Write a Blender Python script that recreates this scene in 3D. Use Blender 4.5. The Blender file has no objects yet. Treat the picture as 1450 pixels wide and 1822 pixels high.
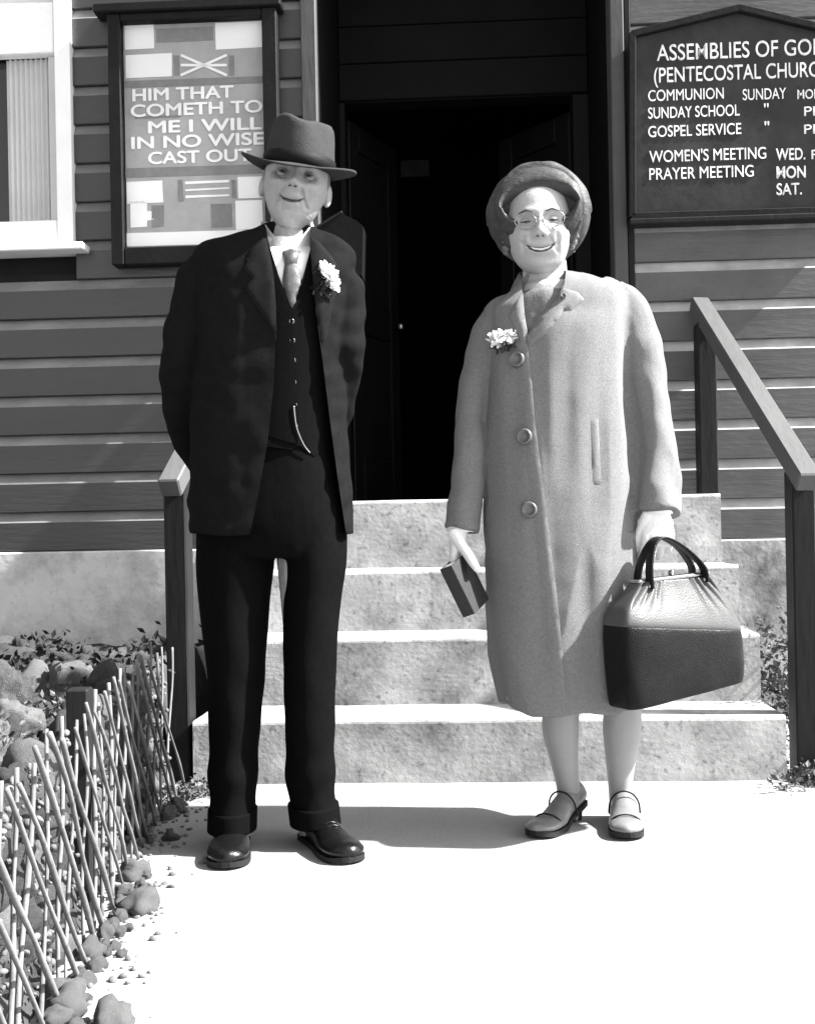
import bpy, bmesh, math, random
import numpy as np
from mathutils import Vector, Matrix, noise, geometry
from mathutils.bvhtree import BVHTree
R = math.radians
random.seed(7)
sc = bpy.context.scene
COL = sc.collection

# ------------------------------------------------------------------ camera, sky, sun, exposure
F = 2100.0; CAMH = 0.783; ROLL = R(1.1)
cam_d = bpy.data.cameras.new('camera'); cam = bpy.data.objects.new('camera', cam_d); COL.objects.link(cam)
cam_d.sensor_fit = 'VERTICAL'; cam_d.sensor_height = 24; cam_d.lens = 24 * F / 1822
cam_d.shift_y = 19 / 1822; cam_d.clip_start = 0.05; cam_d.clip_end = 500
cam.matrix_world = Matrix.Translation((0, 0, CAMH)) @ Matrix.Rotation(R(90), 4, 'X') @ Matrix.Rotation(-ROLL, 4, 'Z')
sc.camera = cam
SUN_EL = R(44); SUN_FRONT = R(8)
sdir = Vector((math.cos(SUN_EL) * math.cos(SUN_FRONT), -math.cos(SUN_EL) * math.sin(SUN_FRONT), math.sin(SUN_EL)))
sun_d = bpy.data.lights.new('sun', 'SUN'); sun_d.energy = 5.0; sun_d.angle = R(1.2); sun_d.color = (1, 0.997, 0.99)
sun = bpy.data.objects.new('sun', sun_d); COL.objects.link(sun)
sun.rotation_euler = sdir.to_track_quat('Z', 'Y').to_euler(); sun.location = (6, -2, 8)
w = bpy.data.worlds.new('World'); sc.world = w; w.use_nodes = True
nt = w.node_tree; nt.nodes.clear()
sky = nt.nodes.new('ShaderNodeTexSky'); sky.sky_type = 'NISHITA'; sky.sun_disc = False
sky.sun_elevation = SUN_EL; sky.sun_rotation = math.atan2(sdir.x, sdir.y); sky.dust_density = 2.0
bw = nt.nodes.new('ShaderNodeRGBToBW'); bg = nt.nodes.new('ShaderNodeBackground'); ow = nt.nodes.new('ShaderNodeOutputWorld')
bg.inputs['Strength'].default_value = 0.095
nt.links.new(sky.outputs[0], bw.inputs[0]); nt.links.new(bw.outputs[0], bg.inputs[0]); nt.links.new(bg.outputs[0], ow.inputs[0])
sc.view_settings.view_transform = 'Standard'; sc.view_settings.look = 'None'
sc.view_settings.gamma = 1; sc.view_settings.use_curve_mapping = False
sc.view_settings.exposure = 2.25

YAW = R(3.0); PIV = Vector((0.24, 4.6, 0)); LOCAL = False      # the church front stands 3 degrees off square to the lens
def px(x, y, d):
    # point of the photograph's pixel (x, y) on the plane at depth d (while LOCAL: in the church's own frame)
    u = x - 725.0; v = 930.0 - y
    c, s = math.cos(ROLL), math.sin(ROLL)
    ray = Vector(((u * c + v * s) / F, 1, (-u * s + v * c) / F)); o = Vector((0, 0, CAMH))
    if LOCAL:
        Rm = Matrix.Rotation(YAW, 3, 'Z'); ray = Rm @ ray; o = Rm @ (o - PIV) + PIV
    return o + ray * ((d - o.y) / ray.y)
CAM = Vector((0, 0, CAMH))

# ------------------------------------------------------------------ materials (monochrome photograph: all greys)
MATS = {}
def mat(name, base, rough=0.8, var=0.15, scale=6.0, bump=0.0, bscale=60.0, spec=0.3, stain=0.0, stain_scale=1.5,
        kind='noise', stretch=(1, 1, 1), metal=0.0, sss=0.0, dark=0.3, grime=0.0):
    m = bpy.data.materials.new(name); m.use_nodes = True; t = m.node_tree; N = t.nodes; L = t.links
    b = N['Principled BSDF']; b.inputs['Roughness'].default_value = rough
    b.inputs['Specular IOR Level'].default_value = spec; b.inputs['Metallic'].default_value = metal
    tc = N.new('ShaderNodeTexCoord'); mp = N.new('ShaderNodeMapping'); mp.inputs['Scale'].default_value = stretch
    L.new(tc.outputs['Object'], mp.inputs[0])
    oi = N.new('ShaderNodeObjectInfo')
    nz = N.new('ShaderNodeTexNoise'); nz.inputs['Scale'].default_value = scale; nz.inputs['Detail'].default_value = 7
    nz.inputs['Roughness'].default_value = 0.62; nz.noise_dimensions = '4D'
    mw = N.new('ShaderNodeMath'); mw.operation = 'MULTIPLY'; mw.inputs[1].default_value = 17.0
    L.new(oi.outputs['Random'], mw.inputs[0]); L.new(mw.outputs[0], nz.inputs['W'])
    L.new(mp.outputs[0], nz.inputs['Vector'])
    mr = N.new('ShaderNodeMapRange'); mr.inputs['From Min'].default_value = 0.25; mr.inputs['From Max'].default_value = 0.75
    mr.inputs['To Min'].default_value = base * (1 - var); mr.inputs['To Max'].default_value = base * (1 + var)
    L.new(nz.outputs[0], mr.inputs['Value'])
    out = mr.outputs[0]
    if stain > 0:
        n2 = N.new('ShaderNodeTexNoise'); n2.inputs['Scale'].default_value = stain_scale; n2.inputs['Detail'].default_value = 9
        n2.inputs['Roughness'].default_value = 0.7; L.new(tc.outputs['Object'], n2.inputs['Vector'])
        r2 = N.new('ShaderNodeMapRange'); r2.inputs['From Min'].default_value = 0.45; r2.inputs['From Max'].default_value = 0.68
        r2.inputs['To Min'].default_value = 1.0; r2.inputs['To Max'].default_value = 1 - stain
        L.new(n2.outputs[0], r2.inputs['Value'])
        mu = N.new('ShaderNodeMath'); mu.operation = 'MULTIPLY'; L.new(out, mu.inputs[0]); L.new(r2.outputs[0], mu.inputs[1]); out = mu.outputs[0]
    if grime > 0:
        n3 = N.new('ShaderNodeTexNoise'); n3.inputs['Scale'].default_value = 45; n3.inputs['Detail'].default_value = 4
        L.new(tc.outputs['Object'], n3.inputs['Vector'])
        r3 = N.new('ShaderNodeMapRange'); r3.inputs['From Min'].default_value = 0.58; r3.inputs['From Max'].default_value = 0.7
        r3.inputs['To Min'].default_value = 1.0; r3.inputs['To Max'].default_value = 1 - grime
        L.new(n3.outputs[0], r3.inputs['Value'])
        mu = N.new('ShaderNodeMath'); mu.operation = 'MULTIPLY'; L.new(out, mu.inputs[0]); L.new(r3.outputs[0], mu.inputs[1]); out = mu.outputs[0]
    cb = N.new('ShaderNodeCombineColor')
    for k in range(3): L.new(out, cb.inputs[k])
    L.new(cb.outputs[0], b.inputs['Base Color'])
    if bump > 0:
        if kind == 'weave':
            wv = N.new('ShaderNodeTexNoise'); wv.inputs['Scale'].default_value = bscale; wv.inputs['Detail'].default_value = 3
            wv.inputs['Roughness'].default_value = 0.8
            mp2 = N.new('ShaderNodeMapping'); mp2.inputs['Scale'].default_value = (1, 1, 0.45); L.new(tc.outputs['Object'], mp2.inputs[0])
            L.new(mp2.outputs[0], wv.inputs['Vector']); src = wv.outputs[0]
        else:
            bn = N.new('ShaderNodeTexNoise'); bn.inputs['Scale'].default_value = bscale; bn.inputs['Detail'].default_value = 6
            L.new(mp.outputs[0], bn.inputs['Vector']); src = bn.outputs[0]
        bp = N.new('ShaderNodeBump'); bp.inputs['Strength'].default_value = min(1, bump); bp.inputs['Distance'].default_value = 0.004 * max(1, bump)
        L.new(src, bp.inputs['Height']); L.new(bp.outputs[0], b.inputs['Normal'])
    if sss > 0:
        b.inputs['Subsurface Weight'].default_value = sss; b.inputs['Subsurface Radius'].default_value = (0.006, 0.006, 0.006)
        b.inputs['Subsurface Scale'].default_value = 1.0
    MATS[name] = m
    return m
M_GROUND = mat('concrete_path', 0.26, 0.9, 0.07, 2.5, 0.5, 90, stain=0.10, stain_scale=1.2, spec=0.08)
M_SOIL = mat('garden_soil', 0.045, 0.95, 0.5, 12, 1.5, 30, spec=0.08)
M_STEP = mat('step_concrete', 0.36, 0.9, 0.28, 9, 0.35, 70, stain=0.55, stain_scale=3.2, grime=0.4, spec=0.08)
M_FOUND = mat('foundation_concrete', 0.50, 0.9, 0.2, 4, 0.5, 40, stain=0.62, stain_scale=2.6, grime=0.15)
M_FOUND2 = mat('stained_foundation', 0.28, 0.9, 0.4, 5, 0.8, 40, stain=0.7, stain_scale=4, grime=0.3)
M_BOARD = mat('weatherboard_paint', 0.026, 0.38, 0.16, 7, 0.35, 40, stain=0.2, stain_scale=3, stretch=(0.25, 1, 1.6), spec=0.6)
M_BOARD2 = mat('sunlit_toned_weatherboard_paint', 0.05, 0.42, 0.3, 6, 0.5, 40, stain=0.35, stain_scale=3.5, stretch=(0.3, 1, 1.6), grime=0.2, spec=0.6)  # right wall: grazing sunlight put into the paint as a lighter tone, plus stains
M_LITSCOOP = mat('painted_sun_scoop', 0.17, 0.5, 0.25, 9, 0.4, 60, stain=0.3, stain_scale=5, stretch=(0.3, 1, 1), spec=0.4)  # grazing sun on the board scoops, painted as a paler second tone
M_LITSCOOP2 = mat('painted_sun_scoop_right', 0.36, 0.55, 0.3, 8, 0.4, 60, stain=0.35, stain_scale=5, stretch=(0.3, 1, 1), spec=0.4)  # the same painted sunlight, brighter for the right wall's scoops
M_TRIM = mat('faded_trim_paint', 0.055, 0.6, 0.25, 8, 0.4, 50, stretch=(1, 1, 0.15), stain=0.2, stain_scale=6)
M_DARKTRIM = mat('dark_trim_paint', 0.01, 0.55, 0.3, 8, 0.3, 50, spec=0.08)
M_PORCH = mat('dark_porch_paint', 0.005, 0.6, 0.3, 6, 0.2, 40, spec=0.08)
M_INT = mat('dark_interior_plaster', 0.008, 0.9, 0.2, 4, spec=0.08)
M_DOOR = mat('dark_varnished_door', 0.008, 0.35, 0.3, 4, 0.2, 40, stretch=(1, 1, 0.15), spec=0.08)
M_WHITE = mat('white_window_paint', 0.72, 0.5, 0.08, 6, 0.2, 60)
M_CURT = mat('pale_curtain', 0.5, 0.9, 0.1, 5, 0.3, 30)
M_GREYGL = mat('obscured_glass', 0.5, 0.2, 0.12, 3, 0, spec=0.6)
M_BLACKGL = mat('dark_glass', 0.015, 0.08, 0.2, 3, 0, spec=0.6)
M_PAPER = mat('poster_paper', 0.36, 0.6, 0.12, 12, 0.1, 30, stain=0.15, stain_scale=7)
M_PAPERD = mat('poster_grey_print', 0.2, 0.6, 0.2, 30)
M_PRINT = mat('poster_white_print', 0.82, 0.6, 0.04, 10)
M_SIGN = mat('noticeboard_black_paint', 0.034, 0.5, 0.35, 5, 0.3, 30, stain=0.25, stain_scale=4, grime=0.2, spec=0.08)
M_LETTER = mat('white_sign_paint', 0.75, 0.6, 0.25, 25, grime=0.3)
M_RAIL = mat('weathered_rail_paint', 0.07, 0.6, 0.25, 8, 0.4, 50, stretch=(1, 0.3, 0.3))
M_POST = mat('dark_post_paint', 0.014, 0.55, 0.3, 8, 0.4, 50, stretch=(1, 1, 0.2), spec=0.08)
M_SUIT = mat('black_wool_suit', 0.0075, 0.85, 0.2, 60, 0.35, 420, spec=0.02, kind='weave')
M_SUITL = mat('black_wool_lapel', 0.009, 0.8, 0.2, 60, 0.3, 420, spec=0.03, kind='weave')
M_TROU = mat('black_wool_trousers', 0.003, 0.85, 0.2, 60, 0.35, 420, spec=0.02, kind='weave')
M_VEST = mat('black_wool_waistcoat', 0.003, 0.85, 0.2, 60, 0.3, 420, spec=0.02, kind='weave')
M_SHIRT = mat('white_shirt_cotton', 0.75, 0.8, 0.03, 20, 0.2, 200)
M_TIE = mat('grey_silk_tie', 0.06, 0.45, 0.5, 60, 0.2, 200, spec=0.4, stretch=(1, 1, 0.6))
M_HAT = mat('grey_felt_hat', 0.03, 0.9, 0.15, 30, 0.5, 300, spec=0.1)
M_BAND = mat('black_hat_ribbon', 0.006, 0.6, 0.2, 60, 0.2, 300, spec=0.08)
M_SKIN = mat('weathered_skin', 0.27, 0.5, 0.14, 45, 0.6, 130, spec=0.35, sss=0.03)
M_SKINW = mat('pale_skin', 0.33, 0.5, 0.08, 30, 0.25, 160, spec=0.35, sss=0.03)
M_STOCK = mat('nylon_stocking', 0.24, 0.45, 0.06, 30, 0.1, 300, spec=0.35)
M_LIP = mat('lip_skin', 0.035, 0.45, 0.1, 60, 0.1, 200, spec=0.4)
M_BROW = mat('brow_hair', 0.05, 0.9, 0.4, 200, 1, 500)
M_HAIR = mat('grey_hair', 0.14, 0.7, 0.5, 90, 1.2, 260, spec=0.3, stretch=(1, 0.4, 2.5))
M_EYE = mat('dark_eye', 0.02, 0.15, 0.2, 60, spec=0.6)
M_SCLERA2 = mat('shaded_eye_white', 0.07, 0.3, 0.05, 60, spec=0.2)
M_SCLERA = mat('eye_white', 0.16, 0.2, 0.05, 60, spec=0.5)
M_TEETH = mat('teeth', 0.6, 0.3, 0.05, 60)
M_SHOE = mat('black_polished_leather', 0.004, 0.28, 0.3, 30, 0.3, 120, spec=0.3)
M_SOLE = mat('dark_shoe_sole', 0.006, 0.7, 0.2, 60, 0.4, 200)
M_COAT = mat('pale_grey_wool_coat', 0.165, 0.88, 0.32, 300, 0.7, 620, spec=0.05, kind='weave')
M_BLOUSE = mat('dark_blouse', 0.06, 0.8, 0.6, 50, 0.2, 200)
M_WHAT = mat('grey_feathered_hat', 0.032, 0.6, 0.6, 30, 0.5, 90, spec=0.3, stretch=(1, 1, 2.2))
M_GLOVE = mat('white_kid_glove', 0.70, 0.6, 0.05, 20, 0.3, 200)
M_BAGD = mat('black_grained_leather', 0.007, 0.35, 0.3, 40, 0.4, 260, spec=0.1)
M_BAGL = mat('painted_sheen_leather', 0.05, 0.42, 0.1, 30, 0.25, 260, spec=0.3)  # gloss on the dark leather top, put into a lighter base colour
M_METAL = mat('worn_clasp_metal', 0.3, 0.25, 0.1, 30, metal=1.0)
M_BOOKC = mat('black_book_cloth', 0.02, 0.5, 0.2, 60, 0.3, 300)
M_PAGES = mat('gilt_page_edges', 0.22, 0.6, 0.3, 300, 0.4, 400, stretch=(1, 6, 6))
M_SHOEW = mat('grey_court_shoe_leather', 0.14, 0.35, 0.25, 30, 0.2, 200, spec=0.5)
M_PETAL = mat('white_petals', 0.8, 0.7, 0.05, 60)
M_LEAF = mat('dark_fern_leaf', 0.03, 0.6, 0.4, 60)
M_LATH = mat('bleached_cane', 0.13, 0.75, 0.35, 14, 0.6, 90, stretch=(1, 1, 0.3), grime=0.3)
M_ROCK = mat('garden_rock', 0.06, 0.9, 0.5, 14, 1.5, 40, stain=0.4, stain_scale=9, grime=0.4)
M_ROCKL = mat('pale_garden_rock', 0.11, 0.9, 0.3, 14, 1.2, 40, grime=0.3)
M_FOL = mat('garden_leaves', 0.022, 0.6, 0.6, 30, spec=0.08)
M_FOL2 = mat('pale_garden_leaves', 0.07, 0.6, 0.5, 30)
M_GLASS = bpy.data.materials.new('spectacle_glass'); M_GLASS.use_nodes = True
_b = M_GLASS.node_tree.nodes['Principled BSDF']; _b.inputs['Transmission Weight'].default_value = 1; _b.inputs['Roughness'].default_value = 0.02
_b.inputs['IOR'].default_value = 1.02
_b.inputs['Base Color'].default_value = (0.95, 0.95, 0.95, 1)

# ------------------------------------------------------------------ object helpers
def link(name, me, m, parent=None, smooth=False, kind=None):
    o = bpy.data.objects.new(name, me); COL.objects.link(o)
    if m is not None and len(me.materials) == 0: me.materials.append(m)
    if parent: o.parent = parent
    if smooth:
        me.polygons.foreach_set('use_smooth', [True] * len(me.polygons))
    if kind: o['kind'] = kind
    me.name = name
    return o
def obj(name, bm, m, parent=None, smooth=False, kind=None):
    bmesh.ops.recalc_face_normals(bm, faces=bm.faces[:])
    me = bpy.data.meshes.new(name); bm.to_mesh(me); bm.free()
    return link(name, me, m, parent, smooth, kind)
def thing(name, label, cat, group=None, loc=None):
    o = bpy.data.objects.new(name, None); COL.objects.link(o); o.empty_display_size = 0.1
    o['label'] = label; o['category'] = cat
    if group: o['group'] = group
    return o
def tag(o, label, cat, group=None):
    o['label'] = label; o['category'] = cat
    if group: o['group'] = group
    return o
def settle(root, loc):
    """put the empty at its thing's base while its parts stay where they are"""
    loc = Vector(loc); root.location = loc
    for ch in root.children: ch.location = ch.location - loc
def box_bm(x0, x1, y0, y1, z0, z1, bev=0.0, seg=1, bm=None):
    bm2 = bmesh.new()
    bmesh.ops.create_cube(bm2, size=1, matrix=Matrix.Translation(((x0 + x1) / 2, (y0 + y1) / 2, (z0 + z1) / 2)) @ Matrix.Diagonal((x1 - x0, y1 - y0, z1 - z0, 1)))
    if bev > 0: bmesh.ops.bevel(bm2, geom=bm2.edges[:], offset=bev, segments=seg, affect='EDGES', profile=0.5)
    return bm2
def merge(bm, other):
    me = bpy.data.meshes.new('tmp'); other.to_mesh(me); other.free(); bm.from_mesh(me); bpy.data.meshes.remove(me)
def box(name, x0, x1, y0, y1, z0, z1, m, parent=None, bev=0.004, kind=None):
    return obj(name, box_bm(x0, x1, y0, y1, z0, z1, bev), m, parent, kind=kind)
def beam_bm(a, b, wx, wz, bev=0.004):
    a = Vector(a); b = Vector(b); d = b - a; L = d.length; y = d.normalized()
    x = y.cross(Vector((0, 0, 1)));
    if x.length < 1e-4: x = Vector((1, 0, 0))
    x.normalize(); z = x.cross(y)
    bm = box_bm(-wx / 2, wx / 2, 0, L, -wz / 2, wz / 2, bev)
    M = Matrix((x, y, z)).transposed().to_4x4(); M.translation = a
    bmesh.ops.transform(bm, matrix=M, verts=bm.verts[:]); return bm
def catmull(pts, n):
    P = np.array(pts, float); k = len(P)
    if k == 2:
        return np.array([P[0] * (1 - t) + P[1] * t for t in np.linspace(0, 1, n)])
    out = []
    for t in np.linspace(0, k - 1, n):
        i = min(int(t), k - 2); f = t - i
        p0 = P[max(i - 1, 0)]; p1 = P[i]; p2 = P[i + 1]; p3 = P[min(i + 2, k - 1)]
        out.append(0.5 * ((2 * p1) + (-p0 + p2) * f + (2 * p0 - 5 * p1 + 4 * p2 - p3) * f * f + (-p0 + 3 * p1 - 3 * p2 + p3) * f ** 3))
    return np.array(out)
def skin_rings(bm, rings, cap=True, closed=True):
    vs = [[bm.verts.new(p) for p in r] for r in rings]; n = len(vs[0])
    for a, b in zip(vs[:-1], vs[1:]):
        for i in range(n if closed else n - 1):
            j = (i + 1) % n
            try: bm.faces.new((a[i], a[j], b[j], b[i]))
            except ValueError: pass
    if cap and closed:
        for r in (vs[0], vs[-1]):
            c = bm.verts.new(sum((v.co for v in r), Vector()) / n)
            for i in range(n):
                try: bm.faces.new((r[i], r[(i + 1) % n], c))
                except ValueError: pass
    return vs
def tube(bm, pts, radii, nseg=12, nlen=None, flat=1.0, cap=True):
    """tapered tube; pts list of xyz, radii scalar or list; flat squashes depth axis"""
    k = len(pts)
    if not hasattr(radii, '__len__'): radii = [radii] * k
    Q = [list(p) + [r] for p, r in zip(pts, radii)]
    C = catmull(Q, nlen or (k * 5 if k > 2 else 2))
    rings = []; prev = None
    for i in range(len(C)):
        p = Vector(C[i][:3]); a = Vector(C[max(i - 1, 0)][:3]); b = Vector(C[min(i + 1, len(C) - 1)][:3]); t = (b - a)
        if t.length < 1e-9: t = Vector((0, 0, 1))
        t.normalize()
        if prev is None:
            prev = t.orthogonal() if abs(t.y) > 0.9 else (Vector((0, 1, 0)) - t * t.y).normalized()
        prev = (prev - t * prev.dot(t)).normalized(); s = t.cross(prev); r = C[i][3]
        rings.append([p + (prev * math.cos(q) * flat + s * math.sin(q)) * r for q in [2 * math.pi * j / nseg for j in range(nseg)]])
    skin_rings(bm, rings, cap); return bm
def ball(bm, c, r, scale=(1, 1, 1), sub=2, rot=None):
    M = Matrix.Translation(c) @ (rot.to_4x4() if rot else Matrix.Identity(4)) @ Matrix.Diagonal((r * scale[0], r * scale[1], r * scale[2], 1))
    bmesh.ops.create_icosphere(bm, subdivisions=sub, radius=1, matrix=M)
def body_loft(bm, rows, d, nlen=40, nseg=40, ex=2.3):
    """rows: (y_px, xl_px, xr_px, front, back[, shift]) -> closed loft around depth d"""
    Q = []
    for r in rows:
        y, xl, xr, fr, bk = r[:5]; sh = r[5] if len(r) > 5 else 0.0
        a = px(xl, y, d); b = px(xr, y, d); Q.append((*a, *b, fr, bk, sh))
    C = catmull(Q, nlen); rings = []
    for c in C:
        a = Vector(c[0:3]); b = Vector(c[3:6]); fr, bk, sh = c[6:9]; cen = (a + b) / 2; h = (b - a) / 2; rg = []
        for j in range(nseg):
            q = 2 * math.pi * j / nseg; cx = math.cos(q); sy = math.sin(q)
            X = math.copysign(abs(cx) ** (2 / ex), cx); Y = math.copysign(abs(sy) ** (2 / ex), sy)
            rg.append(cen + h * X + Vector((0, sh + (bk if Y > 0 else fr) * Y, 0)))
        rings.append(rg)
    skin_rings(bm, rings); return bm
def remesh(bm, voxel, iters=4, fac=0.5):
    bmesh.ops.recalc_face_normals(bm, faces=bm.faces[:])
    me = bpy.data.meshes.new('t'); bm.to_mesh(me); bm.free(); o = bpy.data.objects.new('t', me); COL.objects.link(o)
    m = o.modifiers.new('r', 'REMESH'); m.mode = 'VOXEL'; m.voxel_size = voxel
    if iters:
        s = o.modifiers.new('s', 'SMOOTH'); s.factor = fac; s.iterations = iters
    dg = bpy.context.evaluated_depsgraph_get(); out = bpy.data.meshes.new_from_object(o.evaluated_get(dg))
    bpy.data.objects.remove(o); return out
def displace(me, fn):
    me.update(); n = len(me.vertices); no = np.zeros(n * 3); me.vertices.foreach_get('normal', no); no = no.reshape(-1, 3)
    for i, v in enumerate(me.vertices):
        v.co = v.co + Vector(no[i]) * fn(v.co, no[i])
    me.update()
def boolean(me, cutter_bm, op='DIFFERENCE'):
    bmesh.ops.recalc_face_normals(cutter_bm, faces=cutter_bm.faces[:])
    cm = bpy.data.meshes.new('c'); cutter_bm.to_mesh(cm); cutter_bm.free()
    a = bpy.data.objects.new('a', me); c = bpy.data.objects.new('c', cm); COL.objects.link(a); COL.objects.link(c)
    m = a.modifiers.new('b', 'BOOLEAN'); m.operation = op; m.object = c; m.solver = 'EXACT'
    dg = bpy.context.evaluated_depsgraph_get(); out = bpy.data.meshes.new_from_object(a.evaluated_get(dg))
    bpy.data.objects.remove(a); bpy.data.objects.remove(c); return out
def frustum(poly, d0, d1):
    bm = bmesh.new(); A = [bm.verts.new(px(x, y, d0)) for x, y in poly]; B = [bm.verts.new(px(x, y, d1)) for x, y in poly]
    bm.faces.new(A); bm.faces.new(B[::-1]); n = len(poly)
    for i in range(n): bm.faces.new((A[i], A[(i + 1) % n], B[(i + 1) % n], B[i]))
    return bm
def smooth_poly(pts, n=8, closed=True):
    P = pts + pts[:1] if closed else pts
    return [tuple(c) for c in catmull([list(p) for p in P], len(P) * n)][:-1 if closed else None]
def bvh_of(*mes):
    vs = []; fs = []
    for me in mes:
        o = len(vs); vs += [v.co.copy() for v in me.vertices]; fs += [[o + i for i in p.vertices] for p in me.polygons]
    return BVHTree.FromPolygons(vs, fs)
def inpoly(x, y, P):
    c = False; j = len(P) - 1
    for i in range(len(P)):
        if (P[i][1] > y) != (P[j][1] > y) and x < (P[j][0] - P[i][0]) * (y - P[i][1]) / (P[j][1] - P[i][1]) + P[i][0]: c = not c
        j = i
    return c
def drape(name, poly, bvh, off, m, parent, step=5, fallback=2.8, smooth=True, sink=0.012, sm=0):
    """a piece of cloth of real thickness laid on a body: outline poly, off = height over it (number or function of px)"""
    poly = [Vector(p) for p in poly]; dense = []
    for i in range(len(poly)):
        a = poly[i]; b = poly[(i + 1) % len(poly)]; k = max(1, int((b - a).length / step))
        dense += [a.lerp(b, t / k) for t in range(k)]
    n = len(dense); xs = [p.x for p in dense]; ys = [p.y for p in dense]; pts = list(dense)
    y = min(ys) + step
    while y < max(ys):
        x = min(xs) + step * 0.5
        while x < max(xs):
            if inpoly(x, y, dense) and min((p - Vector((x, y))).length for p in dense) > step * 0.6: pts.append(Vector((x, y)))
            x += step
        y += step
    res = geometry.delaunay_2d_cdt(pts, [(i, (i + 1) % n) for i in range(n)], [list(range(n))], 1, 1e-5)
    V, E, FC = res[0], res[1], res[2]
    hits = []
    for p in V:
        d = (px(p.x, p.y, 1.0) - CAM).normalized(); h = (bvh(p.x, p.y),) if callable(bvh) else bvh.ray_cast(CAM, d)
        hits.append(((h[0] - CAM).length, d) if h[0] is not None else (None, d))
    med = np.median([h[0] for h in hits if h[0] is not None]) if any(h[0] is not None for h in hits) else fallback
    bm = bmesh.new(); top = []; bot = []
    good = [(p, h[0]) for p, h in zip(V, hits) if h[0] is not None and abs(h[0] - med) < 0.085]
    for p, (L, d) in zip(V, hits):
        if L is None or abs(L - med) >= 0.085: L = min(good, key=lambda g: (g[0] - p).length_squared)[1] if good else med
        o = off(p.x, p.y) if callable(off) else off
        top.append(bm.verts.new(CAM + d * (L - o))); bot.append(bm.verts.new(CAM + d * (L + sink)))
    for f in FC:
        bm.faces.new([top[i] for i in f]); bm.faces.new([bot[i] for i in f][::-1])
    cnt = {}
    for f in FC:
        for i in range(len(f)):
            e = (f[i], f[(i + 1) % len(f)]); cnt[e] = 1
    for (a, b) in cnt:
        if (b, a) not in cnt: bm.faces.new((top[b], top[a], bot[a], bot[b]))
    for _ in range(sm):
        bmesh.ops.smooth_vert(bm, verts=[v for v in top if v.is_valid], factor=0.5, use_axis_x=False, use_axis_y=True, use_axis_z=False)
    o = obj(name, bm, m, parent, smooth=True)
    o.data.set_sharp_from_angle(angle=R(50))
    return o
def text(s, x, y, h, d, m, parent, width=None, weight=0.0, name='lettering', shear=0.0, bold=0.0):
    """lettering: x,y = px of the baseline's left end, h = cap height px, at depth d, width px"""
    cu = bpy.data.curves.new(name, 'FONT'); cu.body = s; cu.size = 1; cu.offset = weight; cu.extrude = 0.0; cu.shear = shear
    o = bpy.data.objects.new(name, cu); COL.objects.link(o)
    dg = bpy.context.evaluated_depsgraph_get(); me = bpy.data.meshes.new_from_object(o.evaluated_get(dg)); bpy.data.objects.remove(o)
    bm = bmesh.new(); bm.from_mesh(me); bpy.data.meshes.remove(me)
    xs = [v.co.x for v in bm.verts]; ys = [v.co.y for v in bm.verts]; x0 = min(xs); W = max(xs) - x0; H = 0.70
    k = (px(x + 100, y, d) - px(x, y, d)).length / 100; sx = (width * k / W) if width else h * k / H; sz = h * k / H
    if bold:
        src_ = bm.copy(); 
        for q_, (dx_, dy_) in enumerate(((bold, 0), (bold * .5, bold * .5), (bold * .5, -bold * .3))):
            c_ = src_.copy()
            for v in c_.verts: v.co += Vector((dx_, dy_, .25 + .25 * q_))
            merge(bm, c_)
        src_.free()
    zl = {}
    for v in bm.verts: zl[v] = v.co.z
    lays = [v.co.z for v in bm.verts]
    r = bmesh.ops.extrude_face_region(bm, geom=bm.faces[:])
    for v in [g for g in r['geom'] if isinstance(g, bmesh.types.BMVert)]: v.co.z -= 1
    p = px(x, y, d)
    for v in bm.verts: v.co = Vector((p.x + (v.co.x - x0) * sx, d + (0.0025 + .0004 * (v.co.z + 1) if v.co.z < -0.1 else -.0006 * v.co.z), p.z + v.co.y * sz))
    return obj(name, bm, m, parent)

# ------------------------------------------------------------------ ground
DW = 4.60         # wall plane distance
def grid_obj(name, x0, x1, y0, y1, nx, ny, zf, m, kind='structure'):
    bm = bmesh.new(); V = [[bm.verts.new((x0 + (x1 - x0) * i / nx, y0 + (y1 - y0) * j / ny, 0)) for i in range(nx + 1)] for j in range(ny + 1)]
    for j in range(ny + 1):
        for i in range(nx + 1): V[j][i].co.z = zf(V[j][i].co.x, V[j][i].co.y)
    for j in range(ny):
        for i in range(nx): bm.faces.new((V[j][i], V[j][i + 1], V[j + 1][i + 1], V[j + 1][i]))
    o = obj(name, bm, m, None, smooth=True)
    if kind: o['kind'] = kind
    return o
grid_obj('ground', -60, 60, -60, 60, 8, 8, lambda x, y: -0.012, M_GROUND)
grid_obj('concrete_path', -0.80, 4.0, -3.0, 4.7, 120, 190, lambda x, y: 0.0035 * noise.noise(Vector((x * 2.2, y * 2.2, 0))) + 0.0015 * noise.noise(Vector((x * 9, y * 9, 3))), M_GROUND)

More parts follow.
